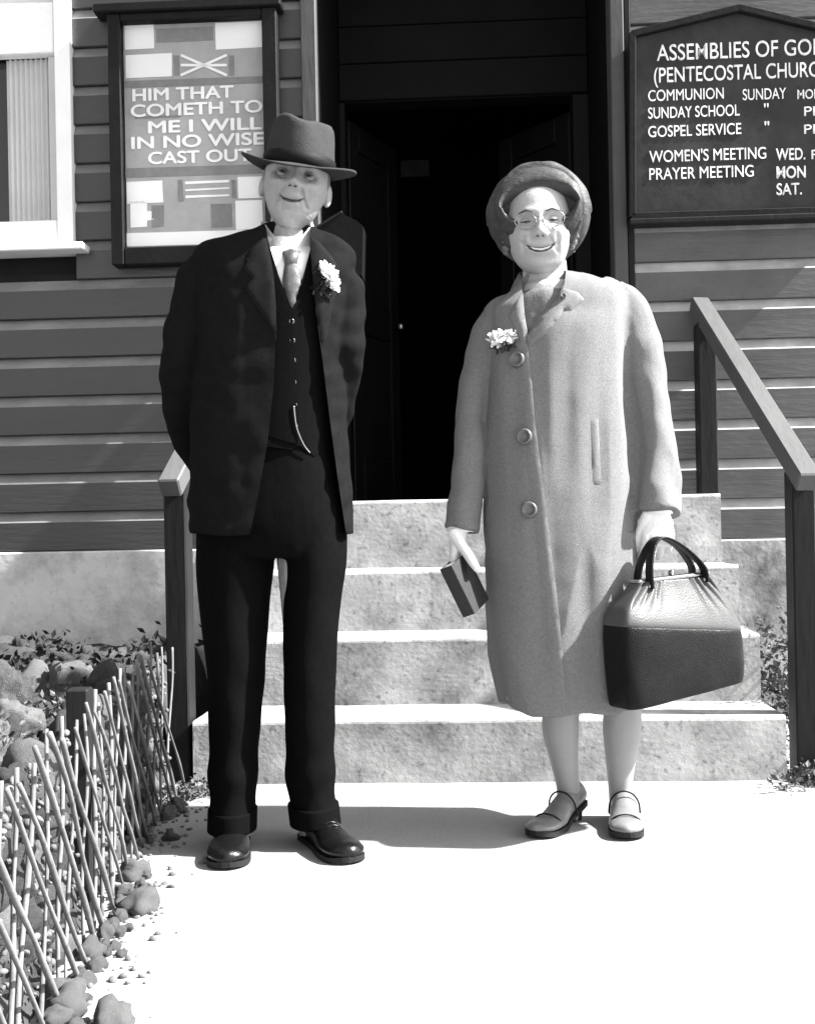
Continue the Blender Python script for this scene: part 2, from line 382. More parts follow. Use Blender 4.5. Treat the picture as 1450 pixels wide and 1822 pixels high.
# ------------------------------------------------------------------ church building
FIRST = set(sc.objects)
church = thing('church_building', 'dark weatherboarded church front with open recessed doorway behind the couple', 'church')
LOCAL = True
XL = px(568, 300, DW).x; XR = px(1088, 300, DW).x           # doorway edges
PITCH = 0.1535; Z0 = (px(1340, 957, DW).z + px(250, 977, DW).z) / 2; NROW = 18
XE = 2.35       # the front's right-hand corner
def board_mesh(L):
    # rusticated weatherboard: flat face, scooped top under the lip of the board above
    prof = [(0.022, 0.0), (0.003, 0.0), (0.0, 0.003), (0.0, 0.112)]
    for k in range(1, 6):
        t = k / 5; prof.append((0.0205 * t ** 0.9, 0.112 + 0.0405 * t))
    prof += [(0.022, prof[-1][1])]
    bm = bmesh.new(); n = max(2, int(L / 0.12)); rings = []
    for i in range(n + 1):
        x = L * i / n; rings.append([Vector((x, y + 0.0008 * noise.noise(Vector((x * 3, z * 5, L))), z)) for y, z in prof])
    skin_rings(bm, rings, cap=False)
    for e in (0, n):
        bm.verts.ensure_lookup_table(); bm.faces.new([bm.verts[e * len(prof) + k] for k in range(len(prof))])
    bmesh.ops.recalc_face_normals(bm, faces=bm.faces[:])
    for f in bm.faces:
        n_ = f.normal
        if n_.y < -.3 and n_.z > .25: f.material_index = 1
    me = bpy.data.meshes.new('board'); bm.to_mesh(me); bm.free()
    return me
BM_CACHE = {}
def lay_boards(wall, x0, x1, rows, m):
    key = (round(x1 - x0, 3), m.name)
    if key not in BM_CACHE:
        BM_CACHE[key] = board_mesh(x1 - x0); BM_CACHE[key].materials.append(m); BM_CACHE[key].materials.append(M_LITSCOOP if m is M_BOARD else M_LITSCOOP2)
    for r in rows:
        o = bpy.data.objects.new('board', BM_CACHE[key]); COL.objects.link(o); o.parent = wall
        o.location = (x0, DW + random.uniform(-0.0006, 0.0006), Z0 + r * PITCH)
WX1 = px(133, 300, DW).x; _bm = box_bm(-3.6, XL, DW + 0.024, DW + 0.12, Z0, 1.80)
merge(_bm, box_bm(WX1, XL, DW + 0.024, DW + 0.12, 1.8001, Z0 + NROW * PITCH))
merge(_bm, box_bm(-3.6, WX1 - 1.12, DW + 0.024, DW + 0.12, 1.8001, Z0 + NROW * PITCH))
wallL = obj('wall', _bm, M_DARKTRIM, church)
wallR = box('wall', XR , XE, DW + 0.024, DW + 0.12, Z0, Z0 + NROW * PITCH, M_DARKTRIM, church, 0)
WX1 = px(133, 300, DW).x; WX0 = WX1 - 1.12; WZ0 = px(70, 440, DW).z
winrow = int((WZ0 - 0.03 - Z0) / PITCH)
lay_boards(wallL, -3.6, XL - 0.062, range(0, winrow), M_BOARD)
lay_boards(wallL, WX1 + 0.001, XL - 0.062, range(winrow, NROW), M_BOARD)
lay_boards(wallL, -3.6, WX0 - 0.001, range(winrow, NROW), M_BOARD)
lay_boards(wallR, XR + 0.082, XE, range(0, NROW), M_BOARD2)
# corner and door trim
box('door_trim', XL - 0.060, XL, DW - 0.028, DW + 0.10, 0.60, 3.43, M_TRIM, church)
box('door_trim', XR, XR + 0.052, DW - 0.030, DW + 0.10, 0.60, 3.43, M_TRIM, church)
box('door_trim', XR + 0.054, XR + 0.080, DW - 0.012, DW + 0.02, 0.66, 3.43, M_POST, church)
# foundations
fl = box('foundation', -3.6, px(345, 1395, 3.535).x - 0.005, DW - 0.018, DW + 0.3, -0.2, Z0 - 0.004, M_FOUND, church, 0.006)
fr_ = box('foundation', 1.14 , XE, DW - 0.018, DW + 0.3, -0.2, Z0 - 0.004, M_FOUND2, church, 0.006)
# roof edge over everything, side walls and dark hall behind
box('wall_top', -3.6 , XE, DW - 0.01, DW + 0.12, 3.436, 3.9, M_DARKTRIM, church)
YB = 5.45
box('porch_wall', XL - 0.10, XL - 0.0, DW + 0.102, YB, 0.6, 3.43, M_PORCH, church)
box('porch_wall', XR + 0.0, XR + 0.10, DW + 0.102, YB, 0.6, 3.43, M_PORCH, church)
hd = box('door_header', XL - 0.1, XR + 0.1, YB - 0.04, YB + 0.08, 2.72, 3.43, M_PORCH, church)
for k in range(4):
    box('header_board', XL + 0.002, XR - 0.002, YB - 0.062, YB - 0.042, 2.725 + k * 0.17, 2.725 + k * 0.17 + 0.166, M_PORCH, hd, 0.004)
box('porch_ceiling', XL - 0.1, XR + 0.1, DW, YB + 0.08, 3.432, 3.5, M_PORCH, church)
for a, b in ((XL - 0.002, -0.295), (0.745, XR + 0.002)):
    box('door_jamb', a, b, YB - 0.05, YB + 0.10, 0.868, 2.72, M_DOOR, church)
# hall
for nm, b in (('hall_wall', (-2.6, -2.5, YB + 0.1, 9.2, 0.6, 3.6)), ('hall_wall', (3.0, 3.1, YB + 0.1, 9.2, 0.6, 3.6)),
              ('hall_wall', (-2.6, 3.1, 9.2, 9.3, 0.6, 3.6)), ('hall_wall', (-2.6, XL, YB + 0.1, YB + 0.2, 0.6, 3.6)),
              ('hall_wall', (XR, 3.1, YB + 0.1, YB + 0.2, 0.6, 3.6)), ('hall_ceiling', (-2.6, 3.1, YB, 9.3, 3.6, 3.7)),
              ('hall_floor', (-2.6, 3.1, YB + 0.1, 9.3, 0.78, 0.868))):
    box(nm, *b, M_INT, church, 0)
# open door leaf, panelled
def door_leaf(hx, ang, width, z0, z1, sgn):
    r = bpy.data.objects.new('door', None); COL.objects.link(r); r.parent = church
    def pt(u, v): return (hx + math.cos(ang) * u * sgn - math.sin(ang) * v * sgn, YB + 0.12 + math.sin(ang) * u + math.cos(ang) * v)
    def piece(nm, u0, u1, v0, v1, a, b, m):
        bm = box_bm(u0, u1, v0, v1, a, b, 0.004)
        M = Matrix.Translation((hx, YB + 0.12, 0)) @ Matrix.Rotation(ang, 4, 'Z') if sgn > 0 else Matrix.Translation((hx, YB + 0.12, 0)) @ Matrix.Rotation(-ang, 4, 'Z') @ Matrix.Diagonal((-1, 1, 1, 1))
        bmesh.ops.transform(bm, matrix=M, verts=bm.verts[:]); return obj(nm, bm, m, r)
    st = 0.10
    piece('door_stile', 0, st, 0, 0.045, z0, z1, M_DOOR); piece('door_stile', width - st, width, 0, 0.045, z0, z1, M_DOOR)
    for a, b in ((z0, z0 + 0.22), (z0 + 0.82, z0 + 0.98), (z1 - 0.12, z1)): piece('door_rail', st + 0.001, width - st - 0.001, 0.001, 0.044, a, b, M_DOOR)
    for a, b in ((z0 + 0.222, z0 + 0.818), (z0 + 0.982, z1 - 0.122)): piece('door_panel', st + 0.001, width - st - 0.001, 0.014, 0.03, a, b, M_DOOR)
    bmk = bmesh.new(); p = pt(width - 0.05, -0.03); ball(bmk, (p[0], p[1], z0 + 0.9), 0.026)
    obj('door_knob', bmk, M_METAL, r, smooth=True)
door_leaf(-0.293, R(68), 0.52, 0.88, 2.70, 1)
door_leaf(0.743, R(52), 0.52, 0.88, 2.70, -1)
# window (only its right part shows)
win = bpy.data.objects.new('window', None); COL.objects.link(win); win.parent = church
box('window_casing', WX1 - 0.062, WX1, DW - 0.034, DW + 0.05, WZ0, 3.44, M_WHITE, win)
box('window_casing', WX0, WX0 + 0.062, DW - 0.034, DW + 0.05, WZ0, 3.44, M_WHITE, win)
box('window_casing', WX0 + 0.064, WX1 - 0.064, DW - 0.032, DW + 0.05, 3.30, 3.44, M_WHITE, win)
box('window_sill', WX0 - 0.05, WX1 + 0.055, DW - 0.085, DW + 0.05, WZ0 - 0.030, WZ0 - 0.002, M_WHITE, win)
box('window_rail', WX0 + 0.064, WX1 - 0.064, DW - 0.026, DW + 0.03, WZ0, WZ0 + 0.10, M_WHITE, win)
z_tr = px(50, 100, DW).z
box('window_rail', WX0 + 0.064, WX1 - 0.064, DW - 0.028, DW + 0.03, z_tr, z_tr + 0.20, M_WHITE, win)
for a, b in ((WX0 + 0.064, WX0 + 0.10), (WX1 - 0.10, WX1 - 0.064)):
    box('sash_stile', a, b, DW + 0.004, DW + 0.034, WZ0 + 0.10, z_tr, M_CURT, win)
xg = px(9, 250, DW).x
box('window_mullion', xg - 0.03 - 0.5, xg - 0.005 - 0.5, DW - 0.0, DW + 0.034, WZ0 + 0.10, z_tr, M_WHITE, win)
bm = bmesh.new(); rings = []
for i in range(60):
    x = xg + (WX1 - 0.102 - xg) * i / 59
    rings.append([Vector((x, DW + 0.035 + 0.006 * math.sin(i * 0.9), WZ0 + 0.1)), Vector((x, DW + 0.035 + 0.006 * math.sin(i * 0.9), z_tr))])
skin_rings(bm, rings, cap=False, closed=False)
obj('curtain', bm, M_CURT, win, smooth=True)
box('window_pane', WX0 + 0.10, WX1 - 0.1, DW + 0.05, DW + 0.055, WZ0 + 0.1, z_tr, M_BLACKGL, win, 0)
box('window_pane', WX0 + 0.064, WX1 - 0.064, DW + 0.02, DW + 0.026, z_tr + 0.201, 3.30, M_GREYGL, win, 0)
box('wall_lining', WX0 - 0.02, WX1 + 0.02, DW + 0.07, DW + 0.12, WZ0 - 0.1, 3.43, M_DARKTRIM, win, 0)

# ------------------------------------------------------------------ steps
steps = thing('entrance_steps', 'four stained concrete steps rising to the church doorway behind the couple', 'steps')
SX0, SX1 = px(345, 1395, 3.535).x, px(1400, 1390, 3.535).x
SY = [3.535, 3.835, 4.115, 4.385]
SZ = [px(800, 1280, 3.535).z, px(800, 1135, 3.835).z, px(800, 1014, 4.115).z, 0.868]
def step_mesh(x0, x1, y0, y1, z0, z1, seed):
    bm = box_bm(x0, x1, y0, y1, z0, z1)
    bmesh.ops.subdivide_edges(bm, edges=bm.edges[:], cuts=14, use_grid_fill=True)
    front = [e for e in bm.edges if all(abs(v.co.y - y0) < 1e-5 and abs(v.co.z - z1) < 1e-5 for v in e.verts)]
    bmesh.ops.bevel(bm, geom=front, offset=0.012, segments=3, affect='EDGES', profile=0.5)
    for v in bm.verts:
        n = noise.noise(Vector((v.co.x * 6, v.co.y * 6, v.co.z * 6 + seed * 9)))
        v.co.y += 0.004 * n; v.co.z += 0.003 * noise.noise(v.co * 5) if v.co.z > z0 + 0.05 else 0
    return bm
for i in range(4):
    y1 = SY[i + 1] + 0.01 if i < 3 else DW + 0.86
    z0 = SZ[i - 1] + 0.0 if i else -0.05
    if i < 3:
        obj('step', step_mesh(SX0, SX1, SY[i], DW + 0.0 - i * 0.002, z0 - (0.006 if i else 0), SZ[i], i), M_STEP, steps)
    else:
        obj('step', step_mesh(SX0 + 0.0, SX1, SY[i], DW - 0.001, z0 - 0.006, SZ[i], i), M_STEP, steps)
        obj('threshold', box_bm(XL + 0.002, XR - 0.002, DW + 0.001, YB + 0.1, z0, SZ[i] - 0.003, 0), M_STEP, steps)
settle(steps, (0.24, 3.9, 0))

# ------------------------------------------------------------------ handrails
def handrail(side, label):
    t = thing('handrail', label, 'handrail', 'timber handrails beside the steps')
    x = px(1424, 1000, 3.6).x if side > 0 else px(319, 1000, 3.6).x
    y0 = 3.60; y1 = 4.50
    dx = px(1255, 700, y1).x - px(1424, 1000, 3.6).x; xu = x + (dx if side > 0 else -dx)
    zt0 = px(1430, 800, y0).z; zt1 = px(1250, 540, y1).z
    if side < 0: zt0 = px(315, 812, y0).z; zt1 = zt0 + (px(1250, 540, y1).z - px(1430, 800, 3.6).z)
    sl = (zt1 - zt0) / (y1 - y0)
    obj('post', box_bm(x - 0.034, x + 0.034, y0 - 0.045, y0 + 0.045, -0.05, zt0 - 0.062 + 0, 0.005), M_POST, t)
    obj('post', box_bm(xu - 0.034, xu + 0.034, y1 - 0.045, y1 + 0.045, 0.3, zt1 - 0.075, 0.005), M_POST, t)
    a = Vector((x, y0 - 0.10, zt0 - 0.035 - 0.10 * sl)); b = Vector((x + (xu - x) * (DW - .032 - y0) / (y1 - y0), DW - 0.032, zt0 - 0.035 + (DW - 0.032 - y0) * sl))
    obj('rail', beam_bm(a, b, 0.066, 0.060, 0.005), M_RAIL, t)
    settle(t, (x, y0, 0))
handrail(1, 'sloping timber handrail at the right of the steps below the noticeboard')
handrail(-1, 'timber handrail half hidden behind the man, its post beside the garden trellis')

# ------------------------------------------------------------------ poster case
def rect_px(x0, y0, x1, y1, d):
    a = px(x0, (y0 + y1) / 2, d); b = px(x1, (y0 + y1) / 2, d); c = px((x0 + x1) / 2, y0, d); e = px((x0 + x1) / 2, y1, d)
    return a.x, b.x, e.z, c.z
pc = thing('poster_case', 'dark framed wall case holding a pale scripture poster beside the window', 'poster case')
PD = DW - 0.065
x0, x1, z0, z1 = rect_px(196, 20, 496, 468, PD); fw = 0.048
ix0, ix1, iz0, iz1 = rect_px(218, 34, 470, 437, PD)
box('frame_side', x0, ix0, PD - 0.01, DW - 0.001, z0, z1, M_DARKTRIM, pc)
box('frame_side', ix1, x1, PD - 0.01, DW - 0.001, z0, z1, M_DARKTRIM, pc)
box('frame_rail', ix0 + 0.001, ix1 - 0.001, PD - 0.008, DW - 0.001, z0, iz0, M_DARKTRIM, pc)
box('frame_rail', ix0 + 0.001, ix1 - 0.001, PD - 0.008, DW - 0.001, iz1, z1, M_DARKTRIM, pc)
box('hood', x0 - 0.05, x1 + 0.02, PD - 0.03, DW - 0.001, z1 + 0.001, z1 + 0.035, M_DARKTRIM, pc)
pp = box('poster', ix0 + 0.001, ix1 - 0.001, PD + 0.036, PD + 0.040, iz0, iz1, M_PAPER, pc, 0)
PT = PD + 0.035
def patch(x0, y0, x1, y1, m, lvl=0):
    a, b, c, d_ = rect_px(x0, y0, x1, y1, PT)
    off = 0.0012 * lvl
    bm = bmesh.new()
    n = 6; vs = []
    P = [(a, c), (b, c), (b, d_), (a, d_)]
    bmv = [bm.verts.new((p[0] + random.uniform(-.002, .002), PT - 0.001 - off, p[1] + random.uniform(-.002, .002))) for p in P]
    bm.faces.new(bmv)
    r = bmesh.ops.extrude_face_region(bm, geom=bm.faces[:])
    for v in [g for g in r['geom'] if isinstance(g, bmesh.types.BMVert)]: v.co.y += 0.0009
    return obj('printed_block', bm, m, pp)
for q in ((222, 42, 275, 88), (384, 40, 468, 86), (224, 96, 306, 138), (226, 322, 290, 362), (424, 314, 468, 352), (232, 358, 262, 404), (420, 356, 468, 408), (222, 412, 466, 435)):
    patch(*q, M_PRINT, 0)
for q in ((278, 50, 380, 74), (310, 98, 320, 134), (408, 98, 418, 134), (222, 140, 468, 152), (222, 296, 468, 312), (318, 320, 326, 358), (412, 320, 420, 352), (270, 366, 292, 404), (376, 362, 414, 404), (240, 206, 322, 211)):
    patch(*q, M_PAPERD, 0)
for q in ((330, 322, 408, 326), (330, 335, 408, 338), (330, 347, 408, 351), (262, 376, 274, 392)):
    patch(*q, M_PRINT, 0)
for (ax, ay, bx_, by) in ((322, 98, 404, 134), (322, 134, 404, 98), (322, 116, 404, 116)):
    A = px(ax, ay, PT - 0.0025); B = px(bx_, by, PT - 0.0025)
    obj('printed_star', beam_bm(A, B, 0.012, 0.002, 0) if False else beam_bm(A, B, 0.002, 0.010, 0), M_PRINT, pp)
for s, x, y, wd in (('HIM THAT', 236, 180, 178), ('COMETH TO', 233, 208, 232), ('ME I WILL', 264, 237, 200), ('IN NO WISE', 234, 265, 234), ('CAST OUT', 264, 292, 182)):
    text(s, x, y, 21, PT - 0.004, M_PRINT, pp, width=wd, bold=0.05)
box('case_glass', ix0 + 0.001, ix1 - 0.001, PD + 0.008, PD + 0.011, iz0 + 0.001, iz1 - 0.001, M_GLASS, pc, 0)
settle(pc, ((x0 + x1) / 2, DW, z0))

# ------------------------------------------------------------------ noticeboard with pitched top
nb = thing('noticeboard', 'dark church noticeboard with pitched top and white painted service times', 'noticeboard')
ND = DW - 0.05
def up(p, d=ND): return px(p[0], p[1], d)
outline = [(1124, 386), (1124, 62), (1314, 16), (1516, 64), (1516, 374)]
def slab(poly, y0, y1, bev=0.0):
    bm = bmesh.new(); A = [bm.verts.new((px(x, y, ND).x, y0, px(x, y, ND).z)) for x, y in poly]; f = bm.faces.new(A)
    r = bmesh.ops.extrude_face_region(bm, geom=[f])
    for v in [g for g in r['geom'] if isinstance(g, bmesh.types.BMVert)]: v.co.y = y1
    return bm
pan = obj('sign_panel', slab([(1130, 380), (1130, 66), (1314, 22), (1510, 68), (1510, 368)], ND + 0.004, DW - 0.003), M_SIGN, nb)
for a, b in zip(outline, outline[1:] + outline[:1]):
    A = up(a, ND - 0.006); B = up(b, ND - 0.006)
    e = (B - A).normalized() * 0.004
    obj('frame_moulding', beam_bm(A - e, B + e, 0.036, 0.026, 0.003), M_DARKTRIM, nb)
box('ledge', px(1118, 390, ND).x, px(1520, 390, ND).x, ND - 0.03, DW - 0.001, px(1314, 396, ND).z, px(1314, 386, ND).z, M_POST, nb)
for s, x, y, h, wd, wt in (('ASSEMBLIES OF GOD', 1168, 108, 29, 298, .004), ('(PENTECOSTAL CHURCH)', 1163, 147, 27, 320, .004),
        ('COMMUNION', 1153, 180, 20, 134, 0.0), ('SUNDAY', 1321, 178, 20, 77, 0.0), ('MORN.', 1418, 176, 17, 58, .006),
        ('SUNDAY SCHOOL', 1153, 211, 20, 162, 0.0), ('"', 1359, 204, 20, 8, 0), ('PM', 1430, 206, 17, 36, .004),
        ('GOSPEL SERVICE', 1153, 244, 20, 165, 0.0), ('"', 1360, 236, 20, 8, 0), ('PM', 1430, 238, 17, 36, .004),
        ("WOMEN'S MEETING", 1155, 289, 21, 207, 0.0), ('WED.', 1380, 285, 21, 52, .012), ('PM', 1443, 283, 17, 34, .004),
        ('PRAYER MEETING', 1155, 320, 21, 185, 0.0), ('MON', 1381, 317, 21, 52, .018), ('SAT.', 1381, 347, 21, 45, .012)):
    text(s, x, y, h, ND + 0.0015, M_LETTER, pan, width=wd, weight=wt)
settle(nb, (px(1320, 300, DW).x, DW, px(1320, 386, DW).z))

# small box inside the doorway behind the man's shoulder
lb = thing('literature_box', 'small dark box with a pale sloping lid behind the man, left of the doorway', 'box')
d = 4.54
a = px(570, 500, d); b = px(648, 400, d)
bm = bmesh.new()
pf = [(562, 490), (644, 490), (646, 402), (634, 392), (608, 380), (562, 405)]
A = [bm.verts.new(px(x, y, d)) for x, y in pf]; f = bm.faces.new(A); r = bmesh.ops.extrude_face_region(bm, geom=[f])
for v in [g for g in r['geom'] if isinstance(g, bmesh.types.BMVert)]: v.co.y += 0.16
obj('box_body', bm, M_PORCH, lb)
bm = beam_bm(px(566, 403, d) + Vector((0, 0.08, 0)), px(609, 377, d) + Vector((0, 0.08, 0)), 0.17, 0.010, 0.002)
obj('lid', bm, M_POST, lb)
settle(lb, px(600, 505, d))
# framed notice on the hall's far wall
fn = thing('framed_notice', 'faint pale framed notice hanging deep in the dark hall', 'picture frame')
x0, x1, z0, z1 = rect_px(706, 238, 770, 322, 9.17)
box('frame', x0, x1, 9.17, 9.198, z0, z1, M_DOOR, fn); box('sheet', x0 + 0.03, x1 - 0.03, 9.16, 9.168, z0 + 0.03, z1 - 0.03, M_PAPERD, fn, 0)
settle(fn, ((x0 + x1) / 2, 9.19, z0))

LOCAL = False
bpy.context.view_layer.update()
_T = Matrix.Translation(PIV) @ Matrix.Rotation(-YAW, 4, 'Z') @ Matrix.Translation(-PIV)
for o in list(sc.objects):
    if o.parent is None and o not in FIRST: o.matrix_world = _T @ o.matrix_world
bpy.context.view_layer.update()

# ------------------------------------------------------------------ garden bed, trellis, rocks
TRX = lambda y: -0.70 - 0.02 * (y - 3.4) + 0.105 * max(0, (3.0 - y)) / 1.5     # trellis line in x
def bed_z(x, y):
    t = min(1, max(0, (TRX(y) - 0.015 - x) / 0.10)); t = t * t * (3 - 2 * t)
    return -0.02 + t * (0.34 + 0.05 * noise.noise(Vector((x * 3, y * 3, 1))) + 0.03 * noise.noise(Vector((x * 11, y * 11, 5))) + 0.05 * min(1, max(0, -0.9 - x)))
grid_obj('garden_bed', -4.0, -0.55, 0.2, 4.95, 120, 150, bed_z, M_SOIL)
rk_meshes = []
def rock_mesh(seed, sub=3, m=M_ROCK):
    bm = bmesh.new(); bmesh.ops.create_icosphere(bm, subdivisions=sub, radius=1)
    for v in bm.verts:
        p = v.co.copy(); n = noise.noise(p * 1.1 + Vector((seed * 5, 0, 0))) * 0.45 + noise.noise(p * 2.7 + Vector((0, seed * 3, 0))) * 0.22 + noise.noise(p * 6 + Vector((0, 0, seed))) * 0.09 + noise.noise(p * 15 + Vector((0, 0, seed))) * 0.09
        v.co = p * (1 + n)
    me = bpy.data.meshes.new('stone'); bm.to_mesh(me); bm.free(); me.materials.append(m)
    me.polygons.foreach_set('use_smooth', [True] * len(me.polygons)); return me
rk_meshes = [rock_mesh(s, 3, M_ROCKL if s % 3 == 0 else M_ROCK) for s in range(9)]
big_meshes = [rock_mesh(s + 20, 5, M_ROCKL if s % 2 else M_ROCK) for s in range(4)]
wallst = thing('rockery', 'stone rockery edging the raised garden bed behind the cane trellis', 'rockery')
def put_stone(x, y, z, r, parent=wallst, me=None):
    o = bpy.data.objects.new('stone', me or random.choice(rk_meshes)); COL.objects.link(o); o.parent = parent
    o.location = (x, y, z); o.rotation_euler = (random.uniform(0, 6), random.uniform(0, 6), random.uniform(0, 6))
    o.scale = (r * random.uniform(.8, 1.3), r * random.uniform(.8, 1.3), r * random.uniform(.6, .95)); return o
cnt = 0
y = 1.25
while y < 3.55:
    z = 0.02
    while z < 0.36:
        r = random.uniform(0.022, 0.048)
        put_stone(TRX(y) - 0.055 - z * 0.08 + random.uniform(-.02, .012), y + random.uniform(-.03, .03), z + random.uniform(-.01, .02), r); cnt += 1
        z += r * 1.55
    y += 0.072
for k in range(190):
    xx = random.uniform(-2.2, -.85); yy = random.uniform(3.0, 4.4); put_stone(xx, yy, bed_z(xx, yy), random.uniform(.010, .038), wallst, rk_meshes[random.choice((1, 2, 4, 5, 7, 8))])
for k in range(80):
    yy = random.uniform(1.4, 3.4); xx = TRX(yy) - 0.08 - random.random() ** 1.5 * 0.5
    put_stone(xx, yy, bed_z(xx, yy) + 0.01, random.uniform(0.02, 0.075))
for (xx, yy, r) in ((-0.86, 2.45, .09), (-1.0, 2.75, .11), (-0.93, 2.2, .10), (-1.15, 3.1, .10), (-0.88, 2.95, 0.06), (-0.80, 1.95, .08), (-1.1, 2.45, .08), (-.95, 2.6, .05), (-.84, 2.3, .045), (-1.05, 2.3, .06)):
    put_stone(xx, yy, bed_z(xx, yy) + r * 0.15, r, wallst, random.choice(big_meshes))
settle(wallst, (-0.75, 2.4, 0))
edge = thing('kerb_stones', 'row of small pale stones along the path at the foot of the trellis', 'edging stones')
for k in range(90):
    yy = 1.3 + 2.3 * random.random(); xx = TRX(yy) + 0.015 + abs(random.gauss(0, 0.035)); r = random.uniform(0.006, 0.022)
    if random.random() < 0.12: r = 0.035
    put_stone(xx, yy, r * 0.35, r, edge, rk_meshes[random.choice((0, 3, 6))])
settle(edge, (-0.6, 2.4, 0))
# gravel crumbs: too small and many to count
def crumbs(name, spots, rmin, rmax, m):
    bm = bmesh.new()
    for (x, y, z) in spots:
        r = random.uniform(rmin, rmax)
        bmesh.ops.create_icosphere(bm, subdivisions=2 if r > .006 else 1, radius=1, matrix=Matrix.Translation((x, y, z + r * 0.2)) @ Matrix.Rotation(random.random() * 6, 4, Vector((random.random(), random.random(), 1)).normalized()) @ Matrix.Diagonal((r, r * random.uniform(.6, 1.2), r * random.uniform(.5, .9), 1)))
    return obj(name, bm, m, None, kind='stuff')
sp = []
for k in range(420):
    yy = random.uniform(1.3, 3.6); xx = TRX(yy) + abs(random.gauss(0, 0.07)); sp.append((xx, yy, 0))
for k in range(900):
    yy = random.uniform(1.2, 3.6); zz = random.uniform(0.01, 0.38); sp.append((TRX(yy) - 0.02 - zz * 0.08, yy, zz))
tag(crumbs('gravel', sp, 0.002, 0.009, M_ROCKL), 'loose pale gravel and grit spilled along the foot of the trellis', 'gravel')
# trellis of canes
tr = thing('cane_trellis', 'low rustic trellis of crossed pale canes edging the garden bed at left', 'trellis')
def cane(a, b, r, name='cane', bow=0.01):
    bm = bmesh.new(); a = Vector(a); b = Vector(b); pts = []; s = random.uniform(0, 50)
    for k in range(6):
        t = k / 5; p = a.lerp(b, t)
        p += Vector((noise.noise(Vector((t * 2, s, 0))) * bow, noise.noise(Vector((t * 2, s, 7))) * bow * 1.6, 0)); pts.append(p)
    tube(bm, pts, [r * random.uniform(.75, 1.25) for _ in pts], nseg=7, nlen=16)
    return obj(name, bm, M_LATH, tr, smooth=True)
H = 0.44; y = 1.05; k = 0
while y < 3.52:
    h = H + random.uniform(-.03, .02)
    run = 0.40
    # leaning away from the lens at the foot
    ya, yb = y, y + run + random.uniform(-.03, .03)
    if yb < 3.56: cane((TRX(ya) + 0.004, ya, h), (TRX(yb) + 0.022, yb, 0.0), random.uniform(.0036, .0052))
    # leaning the other way
    yc = y + 0.17 + random.uniform(-.03, .03); yd = y + random.uniform(-.03, .03)
    if yc < 3.56: cane((TRX(yc) - 0.010, yc, h), (TRX(yd) + 0.006, yd, 0.0), random.uniform(.0032, .0048))
    y += 0.108 + random.uniform(-.014, .014); k += 1
settle(tr, (-0.7, 2.3, 0))
tag(box('garden_stake', -0.690, -0.645, 2.36, 2.405, 0.0, 0.462, M_POST, None, 0.004), 'square dark wooden stake standing against the middle of the cane trellis', 'stake')
# low plants
def leaves(name, spots, m, lab, cat, kind='stuff', size=(0.015, 0.04)):
    bm = bmesh.new()
    for (x, y, z, n, spread, hh) in spots:
        for k in range(n):
            c = Vector((x + random.gauss(0, spread), y + random.gauss(0, spread), z + abs(random.gauss(0, hh))))
            s = random.uniform(*size); a = Vector((random.gauss(0, 1), random.gauss(0, 1), random.uniform(0.1, 1.2))).normalized(); b = a.orthogonal().normalized(); b.rotate(Matrix.Rotation(random.random() * 6, 3, a)); nrm = a.cross(b)
            P = [c, c + a * s * .5 + b * s * .28, c + a * s + nrm * s * .12, c + a * s * .5 - b * s * .28]
            vs = [bm.verts.new(p) for p in P]; bm.faces.new(vs)
    me = bpy.data.meshes.new(name); bm.to_mesh(me); bm.free(); o = link(name, me, m, None)
    if kind: o['kind'] = kind
    o['label'] = lab; o['category'] = cat; return o
leaves('ground_cover', [(random.uniform(-2.2, -0.85), random.uniform(3.1, 4.5), 0.34, 60, .07, .03) for _ in range(26)], M_FOL,
       'dark low ground cover plants filling the bed under the church wall', 'ground cover')
leaves('rock_plants', [(random.uniform(-1.3, -0.78), random.uniform(2.0, 3.4), 0.36, 40, .03, .02) for _ in range(26)], M_FOL2,
       'pale trailing leaves growing over the rocks behind the trellis', 'ground cover', size=(0.008, 0.022))
pl = leaves('small_shrub', [(1.26 + random.gauss(0, .05), 3.95 + random.gauss(0, .1), 0.02 + abs(random.gauss(0, .16)), 60, .035, .04) for _ in range(34)], M_FOL2,
            'small ragged shrub growing between the steps and the right handrail post', 'shrub', size=(0.012, 0.032))
pl = leaves('weed_tuft', [(1.24 + random.gauss(0, .07), 3.48 + random.gauss(0, .06), 0.0, 60, .03, .022) for _ in range(16)], M_FOL2,
            'tuft of weeds at the foot of the right handrail post', 'weeds', size=(0.012, 0.03))
pl = leaves('weed_tuft', [(-0.62 + random.gauss(0, .05), 3.44 + random.gauss(0, .05), 0.0, 50, .025, .016) for _ in range(10)], M_FOL2,
            'tuft of weeds at the left foot of the steps beside the trellis end', 'weeds', size=(0.01, 0.024))

